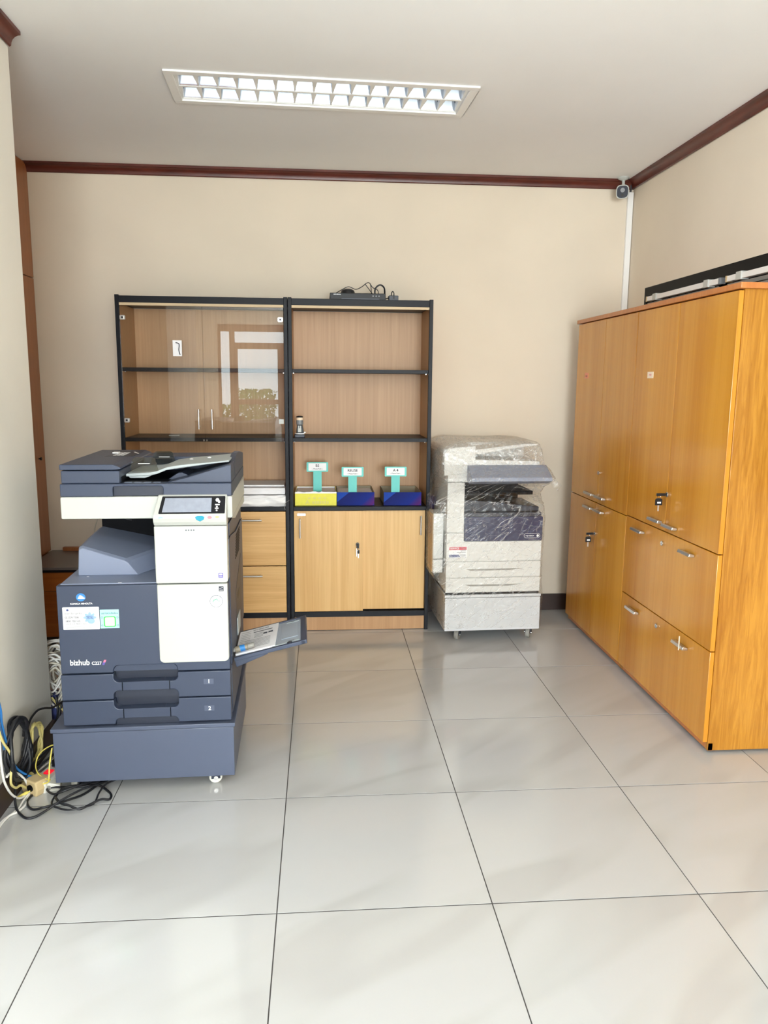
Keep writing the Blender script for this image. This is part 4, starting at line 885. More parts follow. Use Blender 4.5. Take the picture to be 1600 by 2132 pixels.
# bypass tray, tilted
bp = math.atan2(0.062, 0.262)
bt = thing('bypass_dummy', '', 'x'); bpy.data.objects.remove(bt)
def byp(mb): return MC().mapped(mb, lambda p: (0.618 + p[0] * math.cos(bp) - p[2] * math.sin(bp), p[1], 0.452 + p[0] * math.sin(bp) + p[2] * math.cos(bp)))
q = MB(); q.box(0, 0.262, 0.085, 0.100, -0.010, 0.004); q.box(0, 0.262, 0.370, 0.385, -0.010, 0.004); q.box(0.246, 0.268, 0.085, 0.385, -0.010, 0.005); q.box(0, 0.250, 0.098, 0.372, -0.012, -0.004)
q.prism([(0, -0.034), (0.12, -0.014), (0.12, -0.008), (0, -0.008)], 'y', 0.088, 0.380)
bpt = byp(q).build('bypass_tray', 'navy', cp_, bevel=0.002)
q = MB(); q.box(0.002, 0.246, 0.102, 0.368, -0.004, 0.0005); byp(q).build('tray_plate', 'plate', bpt)
q = MB(); q.prism(rrect(0.172, 0.236, 0.165, 0.315, 0.006), 'z', 0.0005, 0.0022); byp(q).build('raised_pad', 'plate', bpt, bevel=0.001)
q = MB(); q.box(0.14, 0.19, 0.106, 0.112, 0.0005, 0.004); q.box(0.19, 0.24, 0.118, 0.126, 0.0005, 0.002); q.box(0.19, 0.24, 0.346, 0.354, 0.0005, 0.002); byp(q).build('side_guide', 'traylight', bpt)
q = MB(); [q.box(0.20, 0.222, y, y + 0.003, 0.0022, 0.0026) for y in (0.122, 0.349)]; byp(q).build('tray_print', 'ink', bpt)
q = MB(); q.lathe((0.206, 0.096, 0.004), [(0.010, -0.002), (0.010, 0.003), (0, 0.003)]); byp(q).build('tray_knob', 'navyd', bpt)
# stickers and print on the copier front
def front(mb): return MC().mapped(mb, lambda p: p)
YF_ = 0.0098
def dec(name, m_, fn, parent=fpn, y=YF_):
    q = MB(); fn(q); o = MC().mapped(q, lambda p: (p[0], y - p[2], p[1])); return o.build(name, m_, parent)
dec('lettering', 'inkwhite', lambda q: q.mapped(lettering('bizhub', 0.0275, 0.020), lambda p: (0.0705 + p[0] * 0.91, 0.4735 + p[1] + p[0] * 0.0, 0.0002)))
dec('lettering', 'inkwhite', lambda q: q.mapped(lettering('C227', 0.0158, 0.016), lambda p: (0.1425 + p[0] * 0.95, 0.4735 + p[1], 0.0002)))
dec('emblem', 'inkpink', lambda q: q.add([(0.1815, 0.481, 0.0002), (0.1885, 0.481, 0.0002), (0.192, 0.490, 0.0002), (0.184, 0.490, 0.0002)], [(0, 1, 2, 3)]))
dec('emblem', 'inkviolet', lambda q: q.add([(0.1775, 0.472, 0.0002), (0.1845, 0.472, 0.0002), (0.188, 0.481, 0.0002), (0.180, 0.481, 0.0002)], [(0, 1, 2, 3)]))
dec('globe_emblem', 'inkblue', lambda q: q.prism(ell(0.119, 0.7135, 0.0155, 0.0140), 'z', 0.0, 0.0003))
def stripes(q):
    for k, (a, w) in enumerate(((0.7105, 0.0050), (0.7145, 0.0022), (0.7175, 0.0018), (0.7205, 0.0012))):
        q.add([(p[0], p[1], 0.0006) for p in ell(0.121 - 0.001 * k, a, 0.0125 - 0.0028 * k, w / 2, 20)], [tuple(range(20))])
dec('globe_stripes', 'inkwhite', stripes)
dec('lettering', 'inkwhite', lambda q: q.mapped(lettering('KONICA MINOLTA', 0.0085, 0.018, 'CENTER'), lambda p: (0.1195 + p[0], 0.6885 + p[1], 0.0002)))
ct_ = math.cos(rad(-1.2)); st_ = math.sin(rad(-1.2))
card = dec('service_card', 'inkwhite', lambda q: q.prism(rrect(0.0565, 0.1765, 0.6005, 0.6795, 0.003), 'z', 0, 0.0008)); card['label'] = 'white service card with two phone numbers'
Yc = YF_ - 0.0010
def cardtext(q):
    for s, sz, bo, x, z in (('ศูนย์บริการลูกค้า', 0.0085, 0.01, 0.063, 0.6545), ('กรุงเทพฯ', 0.004, 0, 0.063, 0.6490), ('02-029-7000', 0.0088, 0.02, 0.0635, 0.6405), ('ต่างจังหวัด', 0.004, 0, 0.0635, 0.6355), ('1800-700-510', 0.0088, 0.02, 0.0640, 0.6275)):
        q.mapped(lettering(s, sz, bo), lambda p: (x + p[0], z + p[1], 0))
    q.mapped(lettering('เลขเครื่อง A798041103672', 0.0062, 0.01), lambda p: (0.066 + p[0], 0.6185 + p[1], 0))
    for k in range(3): q.add([(0.066, 0.611 - 0.0028 * k, 0), (0.150 - 0.02 * (k == 2), 0.611 - 0.0028 * k, 0), (0.150 - 0.02 * (k == 2), 0.6118 - 0.0028 * k, 0), (0.066, 0.6118 - 0.0028 * k, 0)], [(0, 1, 2, 3)])
dec('card_print', 'ink', cardtext, card if False else fpn, Yc)
def petals(q):
    for k in range(8):
        a = 2 * PI * k / 8
        q.add([(0.145 + 0.012 * math.cos(a) + 0.010 * math.cos(t) * math.cos(a) - 0.005 * math.sin(t) * math.sin(a), 0.642 + 0.010 * math.sin(a) + 0.010 * math.cos(t) * math.sin(a) + 0.005 * math.sin(t) * math.cos(a), 0) for t in [2 * PI * i / 14 for i in range(14)]], [tuple(range(14))])
    q.add([(p[0], p[1], 0.0003) for p in ell(0.149, 0.629, 0.012, 0.009, 20)], [tuple(range(20))])
dec('card_flower', 'inkpaleblue', petals, fpn, Yc)
dec('card_emblem', 'inknavy', lambda q: (q.add([(p[0], p[1], 0) for p in ell(0.073, 0.6695, 0.0042, 0.0036, 16)], [tuple(range(16))])), fpn, Yc)
gs = dec('square_sticker', 'aqua', lambda q: q.prism(rrect(0.1790, 0.2415, 0.6025, 0.6685, 0.001), 'z', 0, 0.0006)); gs['label'] = 'pale aqua square sticker with a green rounded frame'
dec('green_frame', 'green', lambda q: q.prism(rrect(0.1905, 0.2305, 0.6075, 0.6445, 0.006), 'z', 0, 0.0002), fpn, YF_ - 0.0007)
dec('frame_inside', 'palegreen', lambda q: q.prism(rrect(0.1945, 0.2265, 0.6105, 0.6415, 0.004), 'z', 0, 0.0002), fpn, YF_ - 0.0010)
def stkprint(q):
    q.mapped(lettering('แอดไลน์แจ้งซ่อม', 0.0085, 0.012, 'CENTER'), lambda p: (0.2105 + p[0], 0.6530 + p[1], 0))
    for x, z in ((0.185, 0.641), (0.236, 0.641), (0.185, 0.613), (0.236, 0.613)):
        q.add([(p[0], p[1], 0) for p in ell(x, z, 0.0032, 0.0032, 12)] + [(p[0], p[1], 0) for p in ell(x, z, 0.0022, 0.0022, 12)], [(i, (i + 1) % 12, 12 + (i + 1) % 12, 12 + i) for i in range(12)])
dec('sticker_print', 'ink', stkprint, fpn, YF_ - 0.0007)
# marks on the white doors
yd = -0.0022
dec('energy_mark', 'ink', lambda q: q.prism(rrect(0.580, 0.596, 0.7285, 0.7455, 0.0006), 'z', 0, 0.0003), lowd, yd)
dec('energy_print', 'inkwhite', lambda q: (q.add([(0.582, 0.737, 0), (0.594, 0.741, 0), (0.594, 0.7422, 0), (0.582, 0.7382, 0)], [(0, 1, 2, 3)]), q.box(0.582, 0.594, 0.7315, 0.7335, 0, 0.0001)), lowd, yd - 0.0004)
dec('violet_mark', 'inkviolet', lambda q: q.prism(rrect(0.580, 0.596, 0.7755, 0.7925, 0.003), 'z', 0, 0.0003), upd, yd - 0.001)
dec('violet_print', 'inkwhite', lambda q: (q.prism(rrect(0.5825, 0.5935, 0.7845, 0.7900, 0.002), 'z', 0, 0.0001), q.box(0.5825, 0.5935, 0.7785, 0.7800, 0, 0.0001)), upd, yd - 0.0014)
dec('label_patch', 'inkwhite', lambda q: q.prism(rrect(0.5455, 0.5965, 0.6600, 0.7195, 0.002), 'z', 0, 0.0004), lowd, yd)
def ring(q, cx, cz, r0, r1, n=40): q.add([(p[0], p[1], 0) for p in ell(cx, cz, r0, r0, n)] + [(p[0], p[1], 0) for p in ell(cx, cz, r1, r1, n)], [(i, (i + 1) % n, n + (i + 1) % n, n + i) for i in range(n)])
def glabel(q):
    ring(q, 0.5705, 0.6935, 0.0221, 0.0203)
    for s, a0, a1, inv in (('ฉลากเขียว', 150, 30, False), ('GREEN LABEL', 205, 335, True)):
        n = len(s)
        for i, ch in enumerate(s):
            a = rad(a0 + (a1 - a0) * (i + 0.5) / n); r = 0.0165
            cx, cz = 0.5705 + r * math.cos(a), 0.6935 + r * math.sin(a); rot = a - PI / 2 if not inv else a + PI / 2
            if ch.strip(): q.mapped(lettering(ch, 0.0066 if not inv else 0.0044, 0.02, 'CENTER'), lambda p: (cx + p[0] * math.cos(rot) - p[1] * math.sin(rot), cz + p[0] * math.sin(rot) + p[1] * math.cos(rot), 0))
    q.mapped(lettering('TGL-27-R4-11', 0.0052, 0.005, 'CENTER'), lambda p: (0.5705 + p[0], 0.6635 + p[1], 0))
dec('green_label_print', 'inkgrey', glabel, lowd, yd - 0.0006)
def plant(q):
    for (x, z, a, l) in ((0.566, 0.699, 60, 0.009), (0.562, 0.697, 120, 0.007), (0.570, 0.701, 20, 0.010), (0.574, 0.698, -20, 0.008), (0.560, 0.692, 160, 0.006), (0.580, 0.694, -50, 0.006)):
        c, s = math.cos(rad(a)), math.sin(rad(a))
        q.add([(x + u * l * c - v * 0.002 * s, z + u * l * s + v * 0.002 * c, 0) for u, v in ((-0.5, 0), (0, 0.9), (0.5, 0), (0, -0.9))], [(0, 1, 2, 3)])
    ring(q, 0.5705, 0.6915, 0.0105, 0.0100, 24)
dec('green_label_plant', 'inkgreen', plant, lowd, yd - 0.0006)

# paper and glue stick on the bypass tray
def bw(p):
    x, y, z = 0.618 + p[0] * math.cos(bp) - p[2] * math.sin(bp), p[1], 0.452 + p[0] * math.sin(bp) + p[2] * math.cos(bp)
    return (KX + x * math.cos(KR) - y * math.sin(KR), KY + x * math.sin(KR) + y * math.cos(KR), z)
q = MB(); 
for k in range(4): q.add([(0.004, 0.112, 0.0006 + k * 0.0016), (0.146 + 0.002 * k, 0.106, 0.0006 + k * 0.0016), (0.156 + 0.001 * k, 0.366, 0.0006 + k * 0.0016), (0.004, 0.364, 0.0006 + k * 0.0016), (0.004, 0.112, 0.0020 + k * 0.0016), (0.146 + 0.002 * k, 0.106, 0.0020 + k * 0.0016), (0.156 + 0.001 * k, 0.366, 0.0020 + k * 0.0016), (0.004, 0.364, 0.0020 + k * 0.0016)],
                              [(0, 3, 2, 1), (4, 5, 6, 7), (0, 1, 5, 4), (1, 2, 6, 5), (2, 3, 7, 6), (3, 0, 4, 7)])
ps = MB().mapped(q, bw).build('printed_sheets', 'paper'); tag(ps, 'printed white sheets lying on the copier side tray', 'paper')
q = MB(); zt = 0.0072
def ln(x0, x1, y, h_): q.add([(x0, y, zt), (x1, y, zt), (x1, y + h_, zt), (x0, y + h_, zt)], [(0, 1, 2, 3)])
q.mapped(lettering('KEPCO SERVICE SHEET', 0.011, 0.01), lambda p: (0.058 + p[0] * 0.55, 0.335 + p[1] * 1.8, zt))
ln(0.060, 0.135, 0.312, 0.008)
for k in range(9): ln(0.012, 0.05, 0.335 - 0.020 * k, 0.0025)
for k in range(4): ln(0.065, 0.10, 0.292 - 0.014 * k, 0.003)
ln(0.100, 0.116, 0.270, 0.018); ln(0.120, 0.138, 0.272, 0.018)
for k in range(7): ln(0.03 + 0.004 * k, 0.130, 0.228 - 0.014 * k, 0.0028)
MB().mapped(q, bw).build('page_print', 'inkgrey', ps)
gl = thing('glue_stick', 'grey glue stick with blue label lying on the printed sheets', 'glue stick', bw((0.038, 0.130, 0.0190)), KR)
gl.rotation_euler = (0, -bp, KR + rad(4))
f = MB(); f.lathe((0, 0, 0), [(0.0, -0.032), (0.0105, -0.032), (0.0112, -0.028), (0.0112, 0.012), (0.0105, 0.014), (0, 0.014)], 'x'); f.build('body', 'gluebody', gl, smooth=True)
f = MB(); f.lathe((0, 0, 0), [(0.0114, -0.014), (0.0114, 0.004)], 'x'); f.build('label', 'inkblue', gl, smooth=True)
f = MB(); f.lathe((0, 0, 0), [(0.0, 0.0145), (0.0098, 0.0145), (0.0098, 0.036), (0.008, 0.038), (0, 0.038)], 'x'); f.build('cap', 'rubber', gl, smooth=True)
f = MB(); f.lathe((0, 0, 0), [(0.0, -0.033), (0.008, -0.033), (0.008, -0.044), (0, -0.044)], 'x'); f.build('twist_knob', 'rubber', gl, smooth=True)

# ------------------------------------------------------------------ film-wrapped copier by the back wall
wp = thing('wrapped_copier', 'ivory copier on casters wrapped in clear stretch film by the back wall', 'photocopier', (0.685, 4.130, 0), rad(2.0))
f = MB(); f.box(0, 0.546, 0, 0.52, 0.066, 0.255); f.build('base_cabinet', 'cabwhite', wp, bevel=0.003)
f = MB(); f.box(-0.002, 0.548, -0.002, 0.52, 0.258, 0.274); f.build('cabinet_lip', 'cabwhite', wp, bevel=0.002)
f = MB(); f.box(0.006, 0.536, 0.008, 0.52, 0.2742, 0.285); f.build('base_gap', 'inner', wp)
for x, y, a in ((0.085, 0.055, 60), (0.500, 0.055, 60), (0.085, 0.46, 20), (0.500, 0.46, -20)): caster(wp, x, y, rad(a), 'rubber', 0.066, 0.030)
f = MB(); f.box(0.006, 0.536, 0.010, 0.52, 0.285, 0.712); f.build('body', 'copwhite', wp)
for z0, z1 in ((0.287, 0.3695), (0.3735, 0.4615)):
    f = MB(); f.box(0.001, 0.539, 0, 0.012, z0, z1); d_ = f.build('paper_drawer', 'copwhite', wp, bevel=0.003)
    f = MB(); n = 14; zm = (z0 + z1) / 2 + 0.004
    f.prism([(0.11, zm)] + [(0.44, zm)] + [(0.36, zm - 0.010), (0.14, zm - 0.010)], 'y', -0.0006, 0.0); f.build('grip_recess', 'rubber', d_)
f = MB(); f.prism([(0.001, 0.4655), (0.539, 0.4655), (0.539, 0.576), (0.098, 0.576), (0.098, 0.624), (0.001, 0.624)], 'y', 0, 0.012); lp = f.build('front_cover', 'copwhite', wp, bevel=0.003)
f = MB(); f.prism(rrect(0.099, 0.541, 0.5785, 0.714, 0.008, 4, (1, 1, 0, 1)), 'y', -0.003, 0.012); bpn = f.build('blue_panel', 'coppanel', wp, bevel=0.003)
f = MB(); f.box(0.0, 0.096, 0, 0.40, 0.6275, 0.905); f.build('left_pillar', 'copwhite', wp, bevel=0.004)
f = MB(); f.box(0.0965, 0.534, 0.008, 0.42, 0.7125, 0.735); f.build('output_floor', 'navyd', wp)
f = MB(); f.prism([(0.10, 0.735), (0.535, 0.735), (0.535, 0.758), (0.30, 0.785), (0.10, 0.800)], 'y', 0.06, 0.40); f.build('output_tray', 'navyd', wp, bevel=0.003)
f = MB(); f.box(0.096, 0.50, 0.36, 0.50, 0.735, 0.905); f.build('back_block', 'inner', wp)
f = MB(); f.box(0.10, 0.49, 0.04, 0.36, 0.83, 0.850); f.build('upper_output_tray', 'inner', wp)
f = MB(); f.box(0.0, 0.51, 0.0, 0.50, 0.907, 0.985); f.build('scanner_body', 'copwhite', wp, bevel=0.005)
f = MB(); f.prism([(-0.125, 0.925), (-0.120, 0.945), (-0.01, 1.000), (0.0, 1.000), (0.0, 0.915), (-0.06, 0.905)], 'x', 0.105, 0.545); op = f.build('operation_panel', 'traygrey', wp, bevel=0.004)
f = MB(); f.prism([(0.10, 0.985), (0.51, 0.985), (0.51, 1.020), (0.10, 1.030)], 'y', 0.0, 0.50); f.build('platen_cover', 'copwhite', wp, bevel=0.004)
f = MB(); f.prism([(-0.022, 0.940), (0.150, 0.960), (0.150, 1.104), (0.0, 1.092), (-0.022, 1.060)], 'y', -0.005, 0.50); f.build('feeder_housing', 'copwhite', wp, bevel=0.006)
f = MB(); f.prism([(0.150, 1.055), (0.200, 1.060), (0.44, 1.098), (0.50, 1.102), (0.50, 1.112), (0.43, 1.112), (0.20, 1.085), (0.15, 1.08)], 'y', 0.03, 0.42); f.build('document_tray', 'copwhite', wp, bevel=0.002)
f = MB(); f.box(0.15, 0.50, 0.26, 0.50, 1.020, 1.104); f.build('feeder_back', 'copwhite', wp, bevel=0.008)
f = MB(); f.box(-0.060, 0.0, 0.085, 0.235, 0.462, 0.722); sb_ = f.build('side_unit', 'copwhite', wp, bevel=0.004)
f = MB(); f.box(-0.060, 0.0, 0.085, 0.235, 0.383, 0.459); f.build('side_unit', 'copwhite', wp, bevel=0.004)
f = MB(); f.box(-0.0625, -0.060, 0.092, 0.230, 0.388, 0.715); sp2 = f.build('side_plate', 'tan', wp)
for k in range(14):
    f = MB(); z = 0.405 + 0.021 * k; f.prism([(0.105, z), (0.22, z + 0.03), (0.22, z + 0.036), (0.105, z + 0.006)], 'x', -0.0634, -0.0625); f.build('louvre', 'oldwood', sp2)
def wdec(name, m_, fn, parent, y): q = MB(); fn(q); return MB().mapped(q, lambda p: (p[0], y - p[2], p[1])).build(name, m_, parent)
wdec('service_label', 'inkwhite', lambda q: q.box(0.014, 0.117, 0.488, 0.550, 0, 0.0004), lp, 0)
wdec('label_band', 'inkred', lambda q: q.box(0.017, 0.114, 0.531, 0.548, 0, 0.0002), lp, -0.0006)
wdec('label_band', 'inknavy', lambda q: q.add([(0.017, 0.490, 0), (0.080, 0.490, 0), (0.071, 0.504, 0), (0.017, 0.504, 0)], [(0, 1, 2, 3)]), lp, -0.0006)
wdec('label_print', 'inkwhite', lambda q: (q.mapped(lettering('SERVICE', 0.014, 0.02), lambda p: (0.022 + p[0], 0.5345 + p[1], 0)), q.mapped(lettering('CALL CENTER', 0.008, 0.01), lambda p: (0.020 + p[0], 0.494 + p[1], 0))), lp, -0.0010)
wdec('label_print', 'inkgrey', lambda q: [q.box(0.080 - 0.02 * (k == 1), 0.110, 0.524 - 0.009 * k, 0.5265 - 0.009 * k, 0, 0.0001) for k in range(4)], lp, -0.0006)
wdec('lettering', 'inkwhite', lambda q: q.mapped(lettering('FUJI XEROX', 0.0095, 0.02), lambda p: (0.446 + p[0] * 0.95, 0.6025 + p[1], 0)), bpn, -0.0035)
def pill(q):
    o = rrect(0.436, 0.527, 0.593, 0.619, 0.0125, 6); i_ = rrect(0.4375, 0.5255, 0.5945, 0.6175, 0.011, 6); n = len(o)
    q.add([(p[0], p[1], 0) for p in o] + [(p[0], p[1], 0) for p in i_], [(k, (k + 1) % n, n + (k + 1) % n, n + k) for k in range(n)])
    q.add([(p[0], p[1], 0) for p in ell(0.514, 0.606, 0.007, 0.007, 18)], [tuple(range(18))])
wdec('logo_outline', 'inkwhite', pill, bpn, -0.0035)
# the film itself: a wrinkled skin drawn around the machine
lv = [  # z, x0, x1, y0, y1
(0.080, -0.005, 0.552, -0.005, 0.53), (0.200, -0.006, 0.553, -0.006, 0.53), (0.275, -0.008, 0.554, -0.008, 0.53), (0.330, -0.018, 0.546, -0.007, 0.53), (0.380, -0.070, 0.545, -0.008, 0.53), (0.460, -0.071, 0.546, -0.008, 0.53),
    (0.600, -0.072, 0.548, -0.010, 0.53), (0.715, -0.074, 0.550, -0.010, 0.53), (0.745, -0.072, 0.546, -0.009, 0.53), (0.800, -0.064, 0.528, -0.010, 0.53), (0.850, -0.052, 0.512, -0.018, 0.53), (0.890, -0.046, 0.522, -0.060, 0.53),
    (0.925, -0.042, 0.554, -0.128, 0.53), (0.945, -0.040, 0.558, -0.130, 0.53), (0.975, -0.038, 0.548, -0.075, 0.53), (1.005, -0.036, 0.528, -0.024, 0.53), (1.050, -0.034, 0.520, -0.016, 0.52), (1.085, -0.026, 0.512, -0.010, 0.515), (1.115, 0.015, 0.505, 0.010, 0.51), (1.126, 0.06, 0.49, 0.04, 0.49)]
NR, NA = 170, 300; rings = []
def rr_pt(u, x0, x1, y0, y1):
    w, d_ = x1 - x0, y1 - y0; per = 2 * (w + d_); s = u * per
    if s < w: return (x0 + s, y0, 0, -1)
    s -= w
    if s < d_: return (x1, y0 + s, 1, 0)
    s -= d_
    if s < w: return (x1 - s, y1, 0, 1)
    s -= w
    return (x0, y1 - s, -1, 0)
for k in range(NR + 1):
    t = k / NR * (len(lv) - 1); i = min(int(t), len(lv) - 2); a = t - i; a = a * a * (3 - 2 * a)
    z, x0, x1, y0, y1 = [lv[i][q] * (1 - a) + lv[i + 1][q] * a for q in range(5)]
    ring = []
    for m_ in range(NA):
        x, y, nx_, ny_ = rr_pt(m_ / NA, x0, x1, y0, y1)
        sl = z + 0.22 * x                                            # creases run slightly downhill, with steep ones near the pinch
        p3 = Vector((x * 6 + y * 3, y * 6, sl * 24)); q3 = Vector((x * 9, y * 9, sl * 75)); d3 = Vector((x * 30 + z * 34, y * 20, z * 9 - x * 9))
        ridge = (1 - abs(mnoise.noise(q3)) * 2.2); ridge = max(0.0, ridge) ** 3
        diag = max(0.0, 1 - abs(mnoise.noise(d3)) * 2.6) ** 3
        loose = 1.0 if z > 0.74 else 0.45
        dsp = loose * max(0.0, 0.0040 * (0.5 + mnoise.noise(p3)) + 0.0030 * ridge + 0.0022 * diag + 0.0012 * mnoise.noise(q3 * 2.3))
        px, py = x + nx_ * dsp, y + ny_ * dsp
        if py > 0.235: px = max(px, -0.050 + 0.030 * py)
        ring.append((px, py, z + 0.004 * mnoise.noise(Vector((x * 11, y * 9, z * 9 + 4)))))
    rings.append(ring)
f = MB(); f.loft(rings, False)
f.add([tuple(p) for p in rings[-1]], [tuple(range(NA))])
f.build('stretch_film', 'film', wp, smooth=True, ang=60)
# loose end of the film at the corner of the operation panel
f = MB(); g = []
for i in range(7):
    for j in range(5):
        u, v = i / 6, j / 4
        g.append((0.548 + 0.042 * u + 0.004 * math.sin(6 * v), -0.13 + 0.01 * math.sin(5 * u + 3 * v) + 0.02 * v, 0.950 - 0.055 * v - 0.045 * u * (1 - 0.3 * v)))
f.add(g, [(i * 5 + j, i * 5 + j + 1, (i + 1) * 5 + j + 1, (i + 1) * 5 + j) for i in range(6) for j in range(4)])
f.build('film_flap', 'film', wp, smooth=True, ang=80)

# ------------------------------------------------------------------ cables and sockets in the gap between the left wall and the cart
def cable(name, label, pts, r, m_, cat='cable', seg=8, group=None, closed=False, sub=6):
    f = MB(); f.tube(pts, r, seg, closed, sub); o = f.build(name, m_, smooth=True, ang=60); tag(o, label, cat, group); return o
Z1 = 0.0048
def fl3(l, z=Z1, bumps=()): 
    return [(x, y, z + (bumps[i] if i < len(bumps) else 0)) for i, (x, y) in enumerate(l)]
cable('mains_cable', 'black power cord lying in wide loops on the floor in front of the cart',
      fl3([(-0.79, 2.70), (-0.813, 2.639), (-0.839, 2.592), (-0.869, 2.547), (-0.908, 2.517), (-0.940, 2.501), (-0.976, 2.508), (-1.004, 2.537), (-1.016, 2.575), (-1.004, 2.617), (-0.960, 2.632), (-0.910, 2.631), (-0.862, 2.630), (-0.80, 2.640), (-0.759, 2.616), (-0.738, 2.585), (-0.737, 2.557), (-0.761, 2.540), (-0.789, 2.509), (-0.816, 2.482), (-0.852, 2.491), (-0.883, 2.506), (-0.906, 2.535), (-0.921, 2.574), (-0.905, 2.606), (-0.86, 2.622), (-0.80, 2.66)],
          Z1, (0, 0, 0, .009, .010, .009, 0, 0, 0, 0, 0.01, 0.01, 0.01, 0.01, 0, 0, 0, .01, .01, .01, .02, .02, .02, .01, .02, .02)), 0.0042, 'blackcord', 'cord')
cable('mains_cable', 'black power cord sagging from the wall cables to the floor loops',
      [(-1.055, 2.66, 0.115), (-1.058, 2.62, 0.100), (-1.052, 2.58, 0.070), (-1.045, 2.54, 0.035), (-1.028, 2.505, 0.010), (-1.001, 2.474, Z1), (-0.978, 2.455, Z1), (-0.954, 2.460, Z1), (-0.925, 2.484, 0.012), (-0.895, 2.510, 0.025), (-0.86, 2.545, 0.033), (-0.83, 2.59, 0.03), (-0.80, 2.635, 0.02), (-0.775, 2.68, 0.008)], 0.0042, 'blackcord', 'cord')
cable('mains_cable', 'black power cord curling out from under the left edge of the cart',
      [(-0.945, 2.72, 0.03), (-0.975, 2.700, 0.02), (-0.985, 2.660, Z1 + .01), (-0.962, 2.612, Z1 + .01), (-0.928, 2.577, 0.02), (-0.895, 2.571, 0.033), (-0.862, 2.592, 0.036), (-0.835, 2.625, 0.03), (-0.80, 2.68, 0.012)], 0.0042, 'blackcord', 'cord')
cable('flat_cord', 'black cord loop tightening beside the right end of the floor loops',
      fl3([(-0.735, 2.66), (-0.765, 2.625), (-0.778, 2.583), (-0.780, 2.530), (-0.800, 2.492), (-0.846, 2.476), (-0.886, 2.493), (-0.913, 2.513), (-0.924, 2.546), (-0.914, 2.587), (-0.88, 2.612)], 0.0045, (0.02, 0.02, 0.012, .004, .012, .012, .010, 0.010, 0.010, .02, .02)), 0.0034, 'blackcord', 'cord')
def coil(name, label, cx, cz, x, ry, rz, n, r, m_, jit, ph=0.0, tilt=0.0, cat='cable coil'):
    pts = []
    for k in range(n * 14):
        t = 2 * PI * k / 14; wv = k // 14
        jy = jit * mnoise.noise(Vector((wv * 1.7 + ph, math.cos(t) * .6, math.sin(t) * .6)))
        jz = jit * mnoise.noise(Vector((wv * 2.3 + 5 + ph, math.cos(t) * .6, math.sin(t) * .6)))
        yy, zz = (ry + jy) * math.cos(t), (rz + jz) * math.sin(t)
        pts.append((x + r * 0.9 * (k / 14) * (0.6 if n > 4 else 1) + 0.3 * jit * math.sin(3 * t + wv), cx + yy * math.cos(tilt) - zz * math.sin(tilt), cz + yy * math.sin(tilt) + zz * math.cos(tilt)))
    return cable(name, label, pts, r, m_, cat, 8, None, False, 3)
coil('black_cable_coil', 'thick black cable coil leaning against the left wall above the baseboard', 2.615, 0.178, -1.062, 0.082, 0.100, 6, 0.0062, 'blackcord', 0.024, 0, rad(4))
coil('yellow_cable_coil', 'pale yellow cable coil tied beside the black coil on the left wall', 2.776, 0.122, -1.060, 0.060, 0.066, 7, 0.0032, 'yellowcord', 0.016, 3)
cable('arched_cable', 'black cable arching along the left wall above the yellow coil', [(-1.062, 2.690, 0.14), (-1.060, 2.715, 0.185), (-1.060, 2.750, 0.212), (-1.060, 2.79, 0.220), (-1.060, 2.84, 0.217), (-1.060, 2.904, 0.196), (-1.058, 2.978, 0.166), (-1.05, 3.07, 0.150), (-1.03, 3.12, 0.15)], 0.0042, 'blackcord')
cable('blue_cable', 'blue network cable dropping along the left wall to the floor cables', [(-1.074, 1.78, 0.95), (-1.073, 2.10, 0.86), (-1.070, 2.36, 0.70), (-1.064, 2.46, 0.52), (-1.060, 2.512, 0.374), (-1.060, 2.517, 0.313), (-1.058, 2.532, 0.244), (-1.056, 2.546, 0.185), (-1.053, 2.572, 0.135), (-1.048, 2.605, 0.095), (-1.03, 2.65, 0.05), (-1.01, 2.70, 0.02)], 0.0044, 'bluecord')
cable('blue_cable', 'second blue network cable hugging the first one on the left wall', [(-1.075, 1.78, 0.93), (-1.075, 2.10, 0.84), (-1.074, 2.36, 0.67), (-1.0695, 2.47, 0.47), (-1.0655, 2.505, 0.36), (-1.0650, 2.508, 0.31), (-1.062, 2.520, 0.24), (-1.060, 2.536, 0.18), (-1.056, 2.562, 0.125), (-1.052, 2.598, 0.086), (-1.04, 2.64, 0.05)], 0.0040, 'bluecord')
cable('cream_cable', 'cream cable hanging in front of the blue ones on the left wall', [(-1.074, 1.78, 0.88), (-1.072, 2.08, 0.79), (-1.066, 2.32, 0.60), (-1.055, 2.43, 0.41), (-1.050, 2.485, 0.27), (-1.046, 2.520, 0.215), (-1.043, 2.535, 0.175), (-1.045, 2.520, 0.12), (-1.046, 2.522, 0.09), (-1.045, 2.555, 0.06), (-1.04, 2.58, 0.055), (-1.035, 2.61, 0.03), (-1.03, 2.64, 0.015)], 0.0042, 'yellowcord')
cable('white_cable', 'white cable running down the left edge of the wall cables', [(-1.075, 1.78, 0.91), (-1.074, 2.12, 0.81), (-1.070, 2.38, 0.60), (-1.064, 2.47, 0.46), (-1.062, 2.49, 0.38), (-1.058, 2.485, 0.28), (-1.056, 2.480, 0.20), (-1.052, 2.478, 0.14), (-1.049, 2.49, 0.10), (-1.046, 2.52, 0.055), (-1.04, 2.56, 0.018), (-1.03, 2.60, 0.008)], 0.0040, 'whitecord')
